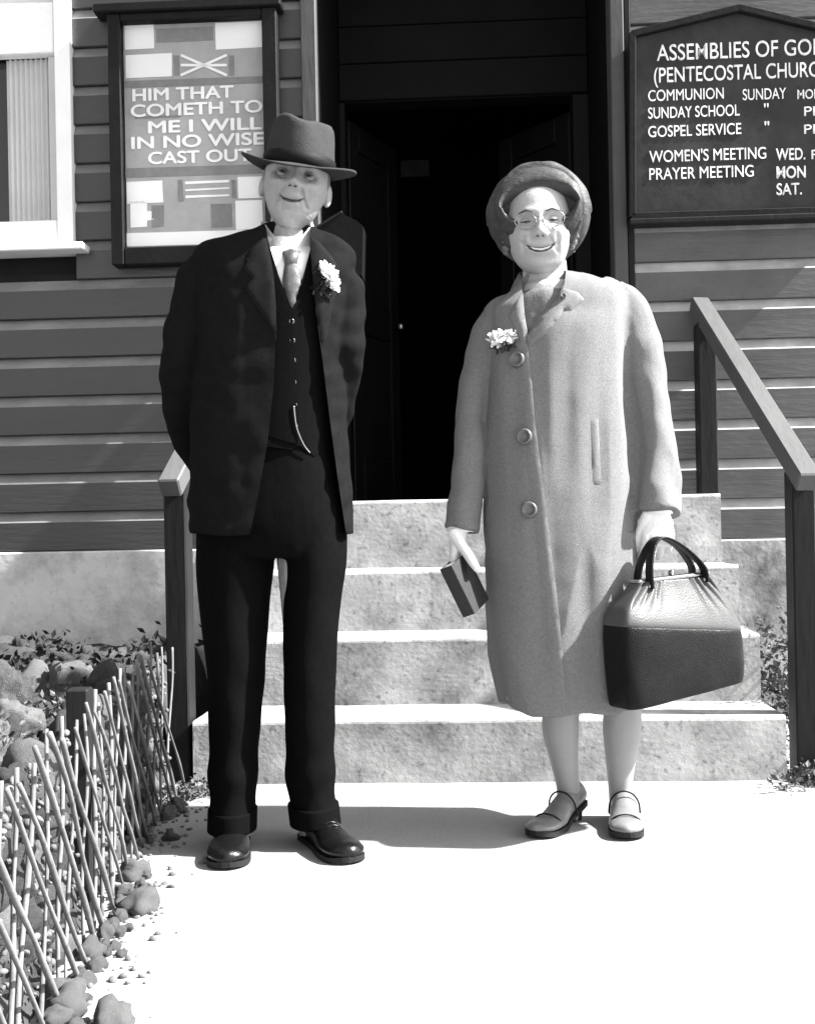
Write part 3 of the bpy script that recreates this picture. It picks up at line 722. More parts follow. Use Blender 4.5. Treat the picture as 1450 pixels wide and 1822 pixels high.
# ------------------------------------------------------------------ people
def G(x, x0, s): return math.exp(-((x - x0) ** 2) / (2 * s * s))
def head_bm(M, a=0.077, smile=0.0, fat=0.0, nose=1.0, rel=1.0, ears=True):
    bm = bmesh.new(); NU, NV = 120, 90; rings = []
    for j in range(1, NV):
        ph = math.pi * j / NV; rg = []
        for i in range(NU):
            th = 2 * math.pi * i / NU
            ux = math.sin(ph) * math.cos(th); uy = math.sin(ph) * math.sin(th); uz = math.cos(ph)
            x = a * math.copysign(abs(ux) ** (0.93 - .16 * max(0, min(1, (-uz - .3) / .5))), ux); y = uy * (0.088 if uy < 0 else 0.100); z = 0.01 + uz * (0.112 if uz > 0 else 0.125)
            if z < -0.015:
                t = min(1, (-0.015 - z) / 0.1); x *= 1 - (0.20 - fat * 0.11) * t ** 2.0
                if uy > 0: y *= 1 - 0.45 * t
                else: y = y * (1 - 0.05 * t) - 0.012 * t * math.sin(ph) ** .5
            if uy < 0:
                fr = min(1, -uy * 2.2); ax = abs(x); D = 0
                D += .007 * G(z, .023, .007) * G(ax, .028, .020)
                D -= .012 * G(ax, .031, .013) * G(z, .002, .011)
                D += nose * (.010 * G(x, 0, .008) * G(z, -.002, .016) + .023 * G(x, 0, .0105) * G(z, -.029, .0115) + .008 * G(ax, .0125, .006) * G(z, -.035, .006))
                D -= .004 * G(x, 0, .016) * G(z, -.046, .004)
                D += (.006 + .006 * smile) * G(ax, .043, .016) * G(z, -.028 + .004 * smile, .015)
                D -= (.0045 + .003 * smile) * G(ax, .033 + .006 * smile, .004) * G(z, -.052, .012)
                zm = z - smile * 0.006 * (ax / .025) ** 2
                D += .006 * G(x, 0, .019) * G(zm, -.057, .0045) - .007 * G(x, 0, .024 + .006 * smile) * G(zm, -.0655, .0028) + .0065 * G(x, 0, .017) * G(zm, -.0735, .0045)
                D -= .003 * G(x, 0, .02) * G(z, -.085, .006)
                D -= .0035 * G(ax, .030, .012) * G(z, -.0165, .0022) + (.0010 * math.sin(z * 700) * G(z, .050, .012) if fat == 0 else 0)
                D -= .004 * G(ax, .052, .012) * G(z, -.055, .02) * (1 - smile)
                D += .009 * G(x, 0, .024) * G(z, -.104, .013) + fat * .012 * G(x, 0, .05) * G(z, -.118, .012)
                xf = .0175 + max(0, -.034 - z) * .50
                D -= (.0015 + .0008 * smile + .0075 * (rel - 1)) * G(ax, xf, .0030) * (1 / (1 + math.exp((z + .036) * 900))) * (1 / (1 + math.exp(-(z + .072) * 600)))
                D += (.002 + .002 * smile) * G(ax, xf + .010, .008) * G(z, -.050, .012)
                D -= (rel - 1) * (.010 * G(ax, .034, .015) * G(z, .002, .010) + .007 * G(ax, .050, .013) * G(z, -.055, .018) - .006 * G(ax, .046, .012) * G(z, -.026, .009) - .005 * G(x, 0, .009) * G(z, -.030, .012) + .004 * G(ax, .022, .004) * G(z, -.072, .012))
                y -= D * fr
            rg.append(M @ Vector((x, y, z)))
        rings.append(rg)
    skin_rings(bm, rings)
    for s in ((-1, 1) if ears else ()):       # ears
        b2 = bmesh.new(); ball(b2, (0, 0, 0), 1, sub=3)
        for v in b2.verts:
            p = v.co; rim = 1 - 0.35 * math.exp(-(p.y ** 2 + p.z ** 2) / .25)
            v.co = Vector((s * (a + 0.002 + p.x * .008 * rim + 0.008 * max(0, p.y)), .012 + p.y * .017, -.018 + p.z * .029 + .004))
        bmesh.ops.transform(b2, matrix=M, verts=b2.verts[:]); merge(bm, b2)
    return bm
def refine_head(me, M, **kw):
    # the remeshed body gets back the fine relief of its face
    hb = head_bm(Matrix.Identity(4), **kw); bmesh.ops.transform(hb, matrix=M, verts=hb.verts[:]); hb.faces.ensure_lookup_table(); bv = BVHTree.FromBMesh(hb); hb.free()
    Mi = M.inverted(); bm = bmesh.new(); bm.from_mesh(me)
    def inside(c):
        q = Mi @ c; return q.z > -.135 and q.z < .075 and q.y < .0
    ed = [e for e in bm.edges if inside(e.verts[0].co) and inside(e.verts[1].co)]
    bmesh.ops.subdivide_edges(bm, edges=ed, cuts=1, use_grid_fill=True)
    for v in bm.verts:
        q = Mi @ v.co
        if -.14 < q.z < .09 and q.y < .015:
            r = bv.find_nearest(v.co)
            if r[0] is not None and r[3] < .006:
                k = min(1, max(0, (q.z + .14) / .02)) * min(1, max(0, (.015 - q.y) / .02)); v.co = v.co.lerp(r[0], k)
    bm.to_mesh(me); bm.free()
def face_parts(M, parent, a, man=True, smile=0.0):
    def put(nm, b, m):
        bmesh.ops.transform(b, matrix=M, verts=b.verts[:]); return obj(nm, b, m, parent, smooth=True)
    for s in (-1, 1):
        r0 = .0118; ec = Vector((s * .031, -.0630 if man else -.0668, .000)); slit = (.0009, -.0026) if man else (-.0004, -.0024)
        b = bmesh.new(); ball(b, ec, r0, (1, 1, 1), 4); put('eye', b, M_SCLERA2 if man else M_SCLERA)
        b = bmesh.new(); ball(b, ec + Vector((0, -r0 * .93, -.0006)), .0050, (1, .45, 1), 3); put('iris', b, M_EYE)
        for up_ in (1, -1):
            b = bmesh.new(); rings = []
            for i in range(8):
                el = (math.asin(slit[0] / r0) + i * .16) if up_ > 0 else (math.asin(slit[1] / r0) - i * .14); rr = r0 * ((1.10 if up_ > 0 or not man else 1.05) if i else 1.02)
                if i == 1: rr = r0 * 1.13
                rg = []
                for k in range(17):
                    az = -1.35 + 2.7 * k / 16; e2 = el - up_ * .22 * (abs(az) / 1.35) ** 2.2 * (1 if i < 4 else .5)
                    rg.append(ec + Vector((math.sin(az) * math.cos(e2), -math.cos(az) * math.cos(e2), math.sin(e2))) * rr)
                rings.append(rg)
            skin_rings(b, rings, cap=False, closed=False); put('eyelid', b, M_SKIN if man else M_SKINW)
        b = bmesh.new(); tube(b, [(s * .020, -.0795, slit[0] + .0002), (s * .031, -.0808 + (.0035 if man else 0), slit[0] + .0012), (s * .043, -.0755, slit[0] - .0006)], [.0007, .0013, .0009], 6, 12); put('eyelash', b, M_BROW)
        b = bmesh.new(); tube(b, [(s * .015, -.0905, .019), (s * .030, -.0890, .0245), (s * .047, -.0775, .019)], [.0022, .0034, .0018] if man else [.0012, .0019, .0010], 8, 14); put('eyebrow', b, M_BROW)
def hand_bm(o, D, N_, T, curls, s=1.0, thumb=(0.5, 0.6, 0.5), tcurl=0.3, spread=0.05, wrist=0.05):
    """o wrist, D finger direction, N_ palm normal, T thumb side"""
    bm = bmesh.new(); o = Vector(o); D = Vector(D).normalized(); N_ = Vector(N_).normalized(); T = Vector(T).normalized()
    rows = [(-wrist, .026, .020), (0, .027, .019), (.03, .036, .018), (.06, .041, .016), (.082, .040, .013), (.09, .034, .008)]
    rings = []
    for d, wx, th in rows:
        rings.append([o + D * d * s + T * math.cos(q) * wx * s + N_ * math.sin(q) * th * s for q in [2 * math.pi * k / 16 for k in range(16)]])
    skin_rings(bm, rings)
    lens = [(.043, .027, .021), (.048, .030, .022), (.045, .028, .021), (.035, .022, .019)]
    for i in range(4):
        off = (.030 - .020 * i); p = o + D * (.074 - (0.006 if i == 3 else 0)) * s + T * off * s; ang = 0
        dirr = (D + T * (spread * (1.5 - i))).normalized(); pts = [p - dirr * .02 * s, p]; 
        side = dirr.cross(N_).normalized(); d = dirr
        for L, c in zip(lens[i], curls[i] if hasattr(curls[i], '__len__') else [curls[i]] * 3):
            d = Matrix.Rotation(c, 3, side) @ d
            p = p + d * L * s; pts.append(p.copy())
        tube(bm, pts, [.0095 * s, .0098 * s, .0088 * s, .0078 * s, .006 * s], 10, 18)
    p = o + D * .022 * s + T * .028 * s; d = (D * thumb[0] + T * thumb[1] + N_ * thumb[2]).normalized(); pts = [p - d * .015 * s, p]
    tgt = (D + N_ * 0.6).normalized()
    for L in (.040, .030, .024):
        p = p + d * L * s; pts.append(p.copy()); d = d.lerp(tgt, tcurl).normalized()
    tube(bm, pts, [.014 * s, .0145 * s, .0115 * s, .0105 * s, .007 * s], 10, 18)
    return bm
def petals(c, n, r, m, parent, name, seed=1, sx=1.0, sz=1.0, tilt=0.0, tiny=0.010):
    random.seed(seed); bm = bmesh.new(); c = Vector(c)
    for k in range(n):
        dirv = Vector((random.gauss(0, 1) * sx, -abs(random.gauss(0, .8)), random.gauss(0, 1) * sz)).normalized()
        q = c + Vector((dirv.x * r * sx, dirv.y * r * .7, dirv.z * r * sz)) * random.uniform(.3, 1) + Vector((tilt * dirv.z * r * sz, 0, 0))
        a = (dirv + Vector((random.gauss(0, .4), 0, random.gauss(0, .4)))).normalized(); b = a.orthogonal().normalized(); s = tiny * random.uniform(.7, 1.3)
        P = [q, q + a * s * .6 + b * s * .5, q + a * s * 1.1 + b * s * .15 + a.cross(b) * s * .25, q + a * s * 1.1 - b * s * .2 + a.cross(b) * s * .2, q + a * s * .6 - b * s * .5]
        bm.faces.new([bm.verts.new(p) for p in P])
    me = bpy.data.meshes.new(name); bm.to_mesh(me); bm.free(); return link(name, me, m, parent)
def shoe(parent, heel, ang, L, W, mup, msole, lady=False):
    """heel = ground point of the heel, ang = direction of the toe (0 = toward the lens)"""
    M = Matrix.Translation(heel) @ Matrix.Rotation(ang, 4, 'Z')      # local: toe along -y
    bm = bmesh.new(); rings = []
    hz = 0.035 if lady else 0.012
    secs = [(0.0, .30, .55), (.02, .36, 1.0), (.12, .38, 1.05), (.28, .38, 1.0), (.45, .42, .80), (.62, .49, .62), (.78, .50, .52), (.90, .42, .45), (.97, .26, .34), (1.0, .08, .2)]
    C = catmull([list(s) for s in secs], 36)
    Hh = 0.075 if not lady else 0.052
    for t, wd, h in C:
        zb = hz * (max(0, 1 - t / .55) ** .8 if lady else 0.0) + 0.012 + 0.006 * max(0, t - .85) / .15
        rg = []
        for k in range(20):
            q = 2 * math.pi * k / 20; cx = math.cos(q); sy = math.sin(q)
            x = math.copysign(abs(cx) ** (.8 if sy > 0 else .3), cx) * wd * W; z = zb + (sy * .5 + .5) ** 1.15 * h * Hh if sy > -2 else 0
            if sy > 0: x *= 1 - 0.25 * sy
            rg.append(M @ Vector((x, -t * L, z)))
        rings.append(rg)
    skin_rings(bm, rings); o = obj('shoe', bm, mup, parent, smooth=True)
    bm = bmesh.new(); rings = []
    for t, wd, h in C:
        zb = hz * (max(0, 1 - t / .55) ** .8 if lady else 0.0) + 0.006 * max(0, t - .85) / .15
        wd = wd * W + 0.0015
        rings.append([M @ Vector((x, -t * L * 1.008 + .001, z)) for x, z in ((-wd, zb + .001), (wd, zb + .001), (wd, zb + .0135), (-wd, zb + .0135))])
    skin_rings(bm, rings); obj('sole', bm, msole, o)
    bm = bmesh.new(); rings = []
    for z, sc_ in ((0, .75 if lady else 1), (.5, .8 if lady else 1), (1, 1)):
        rings.append([M @ Vector((math.cos(q) * W * .37 * sc_, -L * .11 + math.sin(q) * L * .115 * sc_, z * (hz + .004))) for q in [2 * math.pi * k / 14 for k in range(14)]])
    skin_rings(bm, rings); obj('heel', bm, msole, o)
    if lady:
        for t0, h0, tw in ((.34, .058, .0024), (.66, .034, .0022)):
            bm = bmesh.new(); pts = []
            for k in range(11):
                q = math.pi * k / 10; zt = .012 + hz * max(0, 1 - t0 / .55) ** .8
                pts.append(M @ Vector((math.cos(q) * W * .47, -t0 * L - .012 * math.sin(q), zt + h0 * math.sin(q) ** .8)))
            tube(bm, pts, tw, 8, 24); obj('shoe_strap', bm, msole, o, smooth=True)
    if not lady:
        for k in range(4):
            t = .40 + k * .055; bm = bmesh.new(); zt = 0.012 + np.interp(t, [c[0] for c in C], [c[2] for c in C]) * Hh
            tube(bm, [(M @ Vector((-.016, -t * L, zt - .002))), (M @ Vector((0, -t * L, zt + .003))), (M @ Vector((.016, -t * L, zt - .002)))], .0022, 6, 6); obj('lace', bm, mup, o, smooth=True)
        bm = bmesh.new(); pts = []
        for k in range(9):
            q = math.pi * k / 8; t = .80 - .05 * math.sin(q); pts.append(M @ Vector((math.cos(q) * W * .44, -t * L, .012 + .008 + .030 * math.sin(q))))
        tube(bm, pts, .0018, 6, 20); obj('toe_cap_seam', bm, mup, o, smooth=True)
    return o

# ---- the man
D0 = 2.87
man = thing('person', 'old man in open black suit, waistcoat, tie and grey felt hat standing at left', 'person', loc=None)
HM = Matrix.Translation(px(527, 327, D0 - 0.01)) @ Matrix.Rotation(R(9.5), 4, 'Y') @ Matrix.Rotation(R(4), 4, 'Z') @ Matrix.Rotation(R(-3), 4, 'X')
def P(x, y, dd=0.0): return px(x, y, D0 + dd)
bm = head_bm(HM, 0.077, smile=.7, rel=2.0)
tube(bm, [P(524, 350, .03), P(518, 400, .025), P(513, 450, .02), P(505, 500, .02)], [.052, .051, .055, .07], 20)
body_loft(bm, [(455, 440, 575, .05, .07), (480, 370, 610, .08, .09), (600, 375, 600, .09, .09), (800, 380, 590, .09, .09), (940, 375, 600, .09, .09), (985, 385, 600, .07, .08)], D0, 30, 24)
for a_ in ([(395, 480), (345, 560, 0), (328, 690, .04), (352, 780, .11), (398, 855, .18)], [(590, 495), (606, 570, 0), (598, 690, .06), (572, 780, .14), (525, 850, .19)]):
    tube(bm, [P(q[0], q[1], q[2] if len(q) > 2 else 0) for q in a_], [.050, .044, .038, .032, .026], 14)
merge(bm, hand_bm(P(400, 857, .185), (.85, .1, -.35), (0, -.3, -1), (0, 1, 0), [.4, .5, .5, .6], .95))
merge(bm, hand_bm(P(523, 848, .21), (-.85, .05, -.35), (0, -1, .2), (0, 0, 1), [.7, .8, .8, .9], .95))
tube(bm, [P(425, 930), P(423, 1150), P(420, 1300, .02), P(418, 1440, .04), P(419, 1490, .03)], [.085, .062, .055, .040, .042], 16)
tube(bm, [P(548, 930), P(552, 1150), P(551, 1300, .02), P(556, 1440, .05), P(562, 1480, .05)], [.085, .062, .055, .040, .042], 16)
body_m = remesh(bm, 0.003, 3, .4)
refine_head(body_m, HM, a=.077, smile=.7, rel=2.0)
mb = link('body', body_m, M_SKIN, man, smooth=True)
face_parts(HM, man, .077, True)
bv_f = bvh_of(body_m)
def feature(nm, pts, M, bv, m, parent, off=.0012, local=True, sm=0):
    # pts in the head's own x, z; turned into the photograph's pixels and laid on the skin
    q = []
    for x, z in pts:
        w_ = M @ Vector((x, -.085, z)); u = (w_.x - 0) * F / w_.y; v = (w_.z - CAMH) * F / w_.y
        c, s_ = math.cos(ROLL), math.sin(ROLL); q.append((725 + u * c - v * s_, 930 - (u * s_ + v * c)))
    return drape(nm, q, bv, off, m, parent, step=2.2, sink=.003, sm=sm)
feature('mouth', [(-.031, -.0575), (-.016, -.0645), (0, -.0662), (.016, -.0645), (.031, -.0575), (.020, -.0690), (0, -.0725), (-.020, -.0690)], HM, bv_f, M_LIP, man)
for s_n in (-1, 1):
    bm = bmesh.new(); ball(bm, HM @ Vector((s_n * .0065, -.105, -.0405)), .0032, (1.3, 1, .7), 2); obj('nostril', bm, M_LIP, man, smooth=True)
# hair at temples and nape
bm = bmesh.new(); ball(bm, (0, .016, .012), 1, (.0815, .093, .085), 4)
for v in bm.verts:
    if v.co.y < -.035: v.co.y = -.035 + (v.co.y + .035) * .1; v.co *= .985
    v.co *= 1 + .02 * noise.noise(v.co * 90)
bmesh.ops.transform(bm, matrix=HM, verts=bm.verts[:]); obj('hair', bm, M_HAIR, man, smooth=True)
# shirt, waistcoat
bm = bmesh.new()
body_loft(bm, [(440, 470, 560, .050, .065, .012), (450, 440, 580, .070, .075, .006), (462, 405, 600, .088, .085), (480, 375, 608, .100, .09), (560, 372, 600, .112, .10), (700, 372, 592, .112, .10), (800, 370, 590, .108, .10), (860, 375, 590, .10, .09)], D0, 44, 40)
shirt_m = remesh(bm, 0.006, 3); sh = link('shirt', shirt_m, M_SHIRT, man, smooth=True)
bv_s = bvh_of(shirt_m)
bm = bmesh.new()
body_loft(bm, [(425, 440, 590, .07, .08, .005), (455, 405, 606, .095, .092), (480, 368, 614, .110, .098), (560, 366, 606, .121, .108), (700, 366, 598, .123, .108), (790, 364, 598, .124, .11), (822, 364, 598, .124, .11)], D0, 44, 40)
vm = remesh(bm, 0.005, 3)
vm = boolean(vm, frustum([(462, 360), (478, 430), (496, 490), (520, 552), (540, 490), (556, 430), (556, 360)], 2.4, D0 - .02))
vm = boolean(vm, frustum([(330, 772), (440, 790), (520, 800), (532, 792), (560, 812), (600, 780), (650, 760), (650, 900), (330, 900)], 2.4, D0 - .03))
link('waistcoat', vm, M_VEST, man, smooth=True).data.set_sharp_from_angle(angle=R(40)); bv_v = bvh_of(vm)
# placket overlap and edges of the waistcoat
drape('waistcoat_front', [(519, 552), (523, 600), (527, 700), (530, 790), (512, 786), (460, 770), (462, 600), (488, 500)], bv_v, lambda x, y: .0045 - .00009 * max(0, 520 - x), M_VEST, man)
def button(x, y, r, bv, m, parent, name='button', th=.004):
    d = (px(x, y, 1.0) - CAM).normalized(); h = bv.ray_cast(CAM, d)
    if h[0] is None: return
    n = Vector(h[1]); n = n if n.y < 0 else -n; bm = bmesh.new(); rings = []
    q0 = n.to_track_quat('Z', 'Y').to_matrix().to_4x4(); q0.translation = h[0]
    for rr, z in ((1, -.002), (1, th * .6), (.9, th), (.72, th), (.6, th * .6), (.2, th * .6)):
        rings.append([q0 @ Vector((math.cos(a) * rr * r, math.sin(a) * rr * r, z)) for a in [2 * math.pi * k / 18 for k in range(18)]])
    skin_rings(bm, rings); return obj(name, bm, m, parent, smooth=True)
M_BUT = mat('horn_button', 0.10, 0.25, .2, 60, spec=.6)
for y in (572, 606, 641, 680, 720, 758): button(519 + (y - 572) * .03, y, .0065, bv_v, M_BUT, man)
bm = bmesh.new(); pts = []
for (x, y) in ((523, 722), (528, 760), (540, 790), (552, 806)):
    d = (px(x, y, 1.0) - CAM).normalized(); h = bv_v.ray_cast(CAM, d); pts.append((h[0] if h[0] is not None else P(x, y, -.12)) - d * .008)
tube(bm, pts, .0016, 6, 30); obj('watch_chain', bm, M_METAL, man, smooth=True)
# collar and tie
bv_sn = bvh_of(shirt_m, body_m)
def collar(c, rt, rb, rise, drop, point, m, parent, gap=R(12), name='shirt_collar', n=60, lean=0.0, th=.0022, front=None):
    # folded collar: phi 0 at the nape, +-180 at the throat
    for sd in (-1, 1):
        rings = []
        for i in range(n + 1):
            ph = sd * (math.pi - gap) * i / n; f = max(0, -math.cos(ph)) ** 3; rg = []
            zt = (rise * math.cos(ph)) if math.cos(ph) > 0 else (front or rise) * math.cos(ph)
            prof = [(rt - th, zt - .012), (rt, zt), (rt + th, zt + .0015), (rt + (rb - rt) * .5 + th, zt - drop * .45), (rb + th, zt - drop - point * f), (rb, zt - drop - point * f - .001), (rb - th * .3, zt - drop * .9 - point * f), (rt + th * .2, zt - .010)]
            for r_, z_ in prof:
                rg.append(c + Vector((math.sin(ph) * r_ + lean * z_, math.cos(ph) * r_ * 1.04, z_)))
            rings.append(rg)
        bm = bmesh.new(); skin_rings(bm, rings); obj(name, bm, m, parent, smooth=True)
collar(P(510, 394, .014), .0605, .0655, .014, .036, .016, M_SHIRT, man, th=.0030, front=.064, gap=R(8))
def throat(x, y): return P(x, y, -.064 + .070 * (abs(x - 512) / 50) ** 2 - .020 * max(0, (y - 420) / 45))
drape('shirt_collar', [(467, 400), (473, 400), (482, 412), (498, 430), (514, 444), (505, 470), (485, 456), (470, 430)], throat, .0, M_SHIRT, man, step=4, sink=.003)
drape('shirt_collar', [(557, 406), (551, 404), (543, 414), (531, 430), (514, 444), (525, 468), (546, 452), (556, 428)], throat, .0, M_SHIRT, man, step=4, sink=.003)
bm = bmesh.new(); tube(bm, [P(512, 438, .012), P(510, 456, .006)], [.0540, .062], 28, 6); obj('collar_band', bm, M_SHIRT, man, smooth=True)
drape('tie_blade', [(507, 462), (528, 460), (538, 505), (524, 556), (512, 540), (502, 500)], bv_sn, .012, M_TIE, man, sm=4)
drape('tie_knot', [(500, 446), (517, 441), (533, 445), (528, 470), (506, 470)], bv_sn, .022, M_TIE, man, sm=8)
# trousers
bm = bmesh.new()
body_loft(bm, [(745, 372, 592, .110, .10), (850, 360, 606, .118, .115), (930, 352, 616, .118, .12), (984, 352, 616, .105, .12), (992, 360, 608, .09, .10)], D0, 30, 40)
for rows in ([(940, 352, 488, .10, .11), (1000, 350, 489, .10, .11), (1100, 358, 479, .094, .095), (1210, 368, 474, .088, .088), (1300, 371, 466, .082, .085), (1400, 372, 458, .082, .082, .0), (1470, 372, 456, .085, .080, .0), (1474, 376, 452, .08, .08)],
             [(940, 486, 618, .10, .11), (1000, 502, 617, .10, .11), (1100, 503, 603, .092, .095), (1250, 505, 597, .085, .088), (1400, 508, 597, .082, .085, .02), (1466, 516, 603, .085, .082, .03), (1470, 520, 600, .08, .08, .03)]):
    body_loft(bm, rows, D0, 60, 32, 1.9)
tm = remesh(bm, 0.0045, 5)
def trf(co, n):
    z = co.z; k = max(0, 1 - z / .75)
    f = noise.noise(Vector((co.x * 7, co.y * 7, z * 2.2))) * .007 + noise.noise(Vector((co.x * 16 + z * 6, co.y * 12, z * 9))) * .0035 * (0.5 + k)
    f += .0035 * math.sin(z * 46 + 3 * noise.noise(co * 4)) * math.exp(-((z - .14) / .10) ** 2)
    return f
displace(tm, trf); tr_o = link('trousers', tm, M_TROU, man, smooth=True)
for rows in ([(1438, 371, 458, .087, .084), (1474, 370, 457, .089, .083)], [(1434, 510, 602, .087, .085, .026), (1470, 514, 606, .089, .083, .03)]):
    bm = bmesh.new(); body_loft(bm, rows, D0, 8, 32, 2.0); o = obj('trouser_cuff', bm, M_TROU, man, smooth=True)
# jacket
bm = bmesh.new()
body_loft(bm, [(396, 464, 556, .040, .075, .03), (410, 440, 574, .060, .085, .02), (424, 396, 600, .080, .092, .01), (438, 358, 622, .098, .10), (465, 340, 634, .112, .110), (500, 346, 630, .125, .118), (560, 346, 624, .135, .122), (650, 344, 618, .138, .122), (750, 340, 618, .138, .125), (850, 338, 624, .138, .135), (940, 338, 631, .140, .145), (950, 342, 629, .138, .143)], D0, 70, 48)
tube(bm, [P(410, 468), P(366, 492), P(347, 550), P(331, 620, -.01), P(326, 690, .02), P(338, 770, .09), P(376, 838, .16)], [.045, .064, .062, .058, .056, .052, .049], 18, 50)
tube(bm, [P(565, 480), P(600, 508), P(608, 560), P(610, 620, -.01), P(599, 690, .05), P(578, 770, .12), P(535, 835, .175)], [.045, .060, .059, .056, .054, .050, .047], 18, 50)
jm = remesh(bm, 0.0048, 5)
def jkf(co, n):
    f = noise.noise(Vector((co.x * 9, co.y * 7, co.z * 3.0))) * .004
    u = co.x + .33
    arm = 1 if (co.x < -.49 or co.x > -.22) else .25
    f += arm * .006 * noise.noise(Vector((co.x * 12 + co.z * 14, co.y * 10, co.z * 22 - co.x * 12)))
    f += .004 * noise.noise(Vector((co.x * 22, co.y * 20, co.z * 18)))
    return f
displace(jm, jkf); bv_j0 = bvh_of(jm)
OPEN = [(464, 360), (476, 420), (484, 480), (489, 540), (491, 600), (487, 690), (476, 790), (458, 890), (438, 985), (621, 985), (613, 930), (601, 850), (587, 745), (574, 640), (563, 560), (555, 480), (553, 420), (556, 360)]
jm = boolean(jm, frustum(OPEN, 2.3, D0 - .015))
jk = link('jacket', jm, M_SUIT, man, smooth=True); jk.data.set_sharp_from_angle(angle=R(45))
collar(P(512, 406, .020), .0660, .090, .016, .030, .000, M_SUITL, man, gap=R(80), name='jacket_collar', th=.003, front=.05)
drape('lapel', [(466, 420), (474, 424), (480, 450), (487, 490), (491, 545), (492, 606), (474, 572), (452, 540), (434, 512), (448, 494), (432, 478), (444, 445)], bv_j0, .006, M_SUITL, man, sm=3)
drape('lapel', [(556, 424), (568, 430), (592, 458), (604, 478), (588, 487), (602, 500), (592, 550), (576, 622), (570, 600), (562, 545), (555, 480), (552, 440)], bv_j0, .006, M_SUITL, man, sm=3)
# buttonhole flower
d = (px(590, 497, 1.0) - CAM).normalized(); h = bv_j0.ray_cast(CAM, d)[0]
petals(h + Vector((-.004, -.012, .004)), 150, .018, M_PETAL, man, 'buttonhole_flower', 3, .8, 1.35, -.45, .012)
petals(h + Vector((-.022, -.006, -.022)), 60, .02, M_LEAF, man, 'fern_leaf', 4, 1, .8, 0, .014)
# hat
HH = Matrix.Translation(px(531, 306, D0 - .004)) @ Matrix.Rotation(R(8.5), 4, 'Y') @ Matrix.Rotation(R(6), 4, 'X')
def hat_pt(q, t):
    # t 0 base .. 1 top edge
    ax = (.0855 - .010 * t ** 2); ay = (.102 - .012 * t ** 2)
    x = math.cos(q) * ax; y = math.sin(q) * ay
    if y < 0: x *= 1 - .22 * (t ** 1.5) * (-y / .1) ** 1.2
    return Vector((x, y, 0))
bm = bmesh.new(); rings = []
for t in [i / 12 for i in range(13)]:
    rings.append([hat_pt(2 * math.pi * k / 64, t) + Vector((0, 0, .098 * t)) for k in range(64)])
for s in (.97, .90, .78, .62, .45, .28, .12):
    rg = []
    for k in range(64):
        p = hat_pt(2 * math.pi * k / 64, 1) * s; e = (1 - s ** 2)
        z = .098 + .020 * min(1, (1 - s) / .12) ** .6 - .030 * G(p.x, .012, .022) * min(1, (1 - s) * 2.2 + .25) * G(p.y, -.01, .085) + .006 * G(p.x, -.04, .02)
        rg.append(Vector((p.x, p.y, z)))
    rings.append(rg)
for rg in rings:
    for v in rg:
        v += Vector((-G(v.x, .052, .02) * .010 * G(v.y, -.06, .03) * (v.z / .1), 0, 0)); v += v.normalized() * .0015 * noise.noise(v * 25)
skin_rings(bm, rings); bmesh.ops.transform(bm, matrix=HH, verts=bm.verts[:]); ht = obj('hat', bm, M_HAT, man, smooth=True)
bm = bmesh.new(); rings = []
def brim(q, s, up_):
    ax = .086 + (.140 - .086) * s; ay = .102 + (.158 - .102) * s
    c, sn = math.cos(q), math.sin(q)
    z = (.014 * abs(c) ** 2 - (.015 * max(0, -sn) ** 1.4) + .016 * max(0, sn)) * s ** 1.3 + .010 * s ** 3 * (c < 0) * abs(c) ** 2
    return Vector((c * ax, sn * ay, z + up_))
for s in [k / 8 for k in range(9)]: rings.append([brim(2 * math.pi * k / 80, s, .0022 + .001 * (s > .95)) for k in range(80)])
for s in [k / 8 for k in range(8, -1, -1)]: rings.append([brim(2 * math.pi * k / 80, s * 1.0, -.0016) for k in range(80)])
skin_rings(bm, rings, cap=False); bmesh.ops.transform(bm, matrix=HH, verts=bm.verts[:]); obj('hat_brim', bm, M_HAT, ht, smooth=True)
bm = bmesh.new(); rings = []
for t, o_ in ((.02, .002), (.03, .0035), (.30, .0035), (.32, .001)):
    rings.append([hat_pt(2 * math.pi * k / 64, t) * (1 + o_ / .09) + Vector((0, 0, .098 * t + .002)) for k in range(64)])
skin_rings(bm, rings, cap=False); bmesh.ops.transform(bm, matrix=HH, verts=bm.verts[:]); obj('hat_band', bm, M_BAND, ht, smooth=True)
# shoes
shoe(man, px(419, 1484, 2.965) * Vector((1, 1, 0)) if False else Vector((px(419, 1484, 2.96).x, 2.965, 0)), R(4), .285, .098, M_SHOE, M_SOLE)
shoe(man, Vector((px(553, 1484, 2.96).x, 2.955, 0)), R(25), .275, .098, M_SHOE, M_SOLE)
settle(man, (-0.33, 2.87, 0))

# ---- the woman
D1 = 3.03
wom = thing('person', 'smiling woman in long pale coat, spectacles and round hat standing at right', 'person')
def Q(x, y, dd=0.0): return px(x, y, D1 + dd)
HW = Matrix.Translation(px(958, 404, D1 - 0.03)) @ Matrix.Rotation(R(-2), 4, 'Y') @ Matrix.Rotation(R(-5), 4, 'Z') @ Matrix.Rotation(R(3), 4, 'X') @ Matrix.Diagonal((1.09, 1.04, 1.04, 1))
bm = head_bm(HW, 0.080, smile=1.0, fat=1.0, nose=.92, ears=False)
tube(bm, [Q(966, 440, .03), Q(969, 480, .02), Q(968, 515, .02), Q(968, 560, .02)], [.056, .057, .064, .08], 20)
body_loft(bm, [(505, 935, 1040, .06, .08), (535, 915, 1090, .085, .09), (700, 885, 1095, .11, .11), (900, 882, 1105, .12, .12), (1000, 890, 1105, .12, .12), (1060, 900, 1100, .10, .10)], D1, 30, 24)
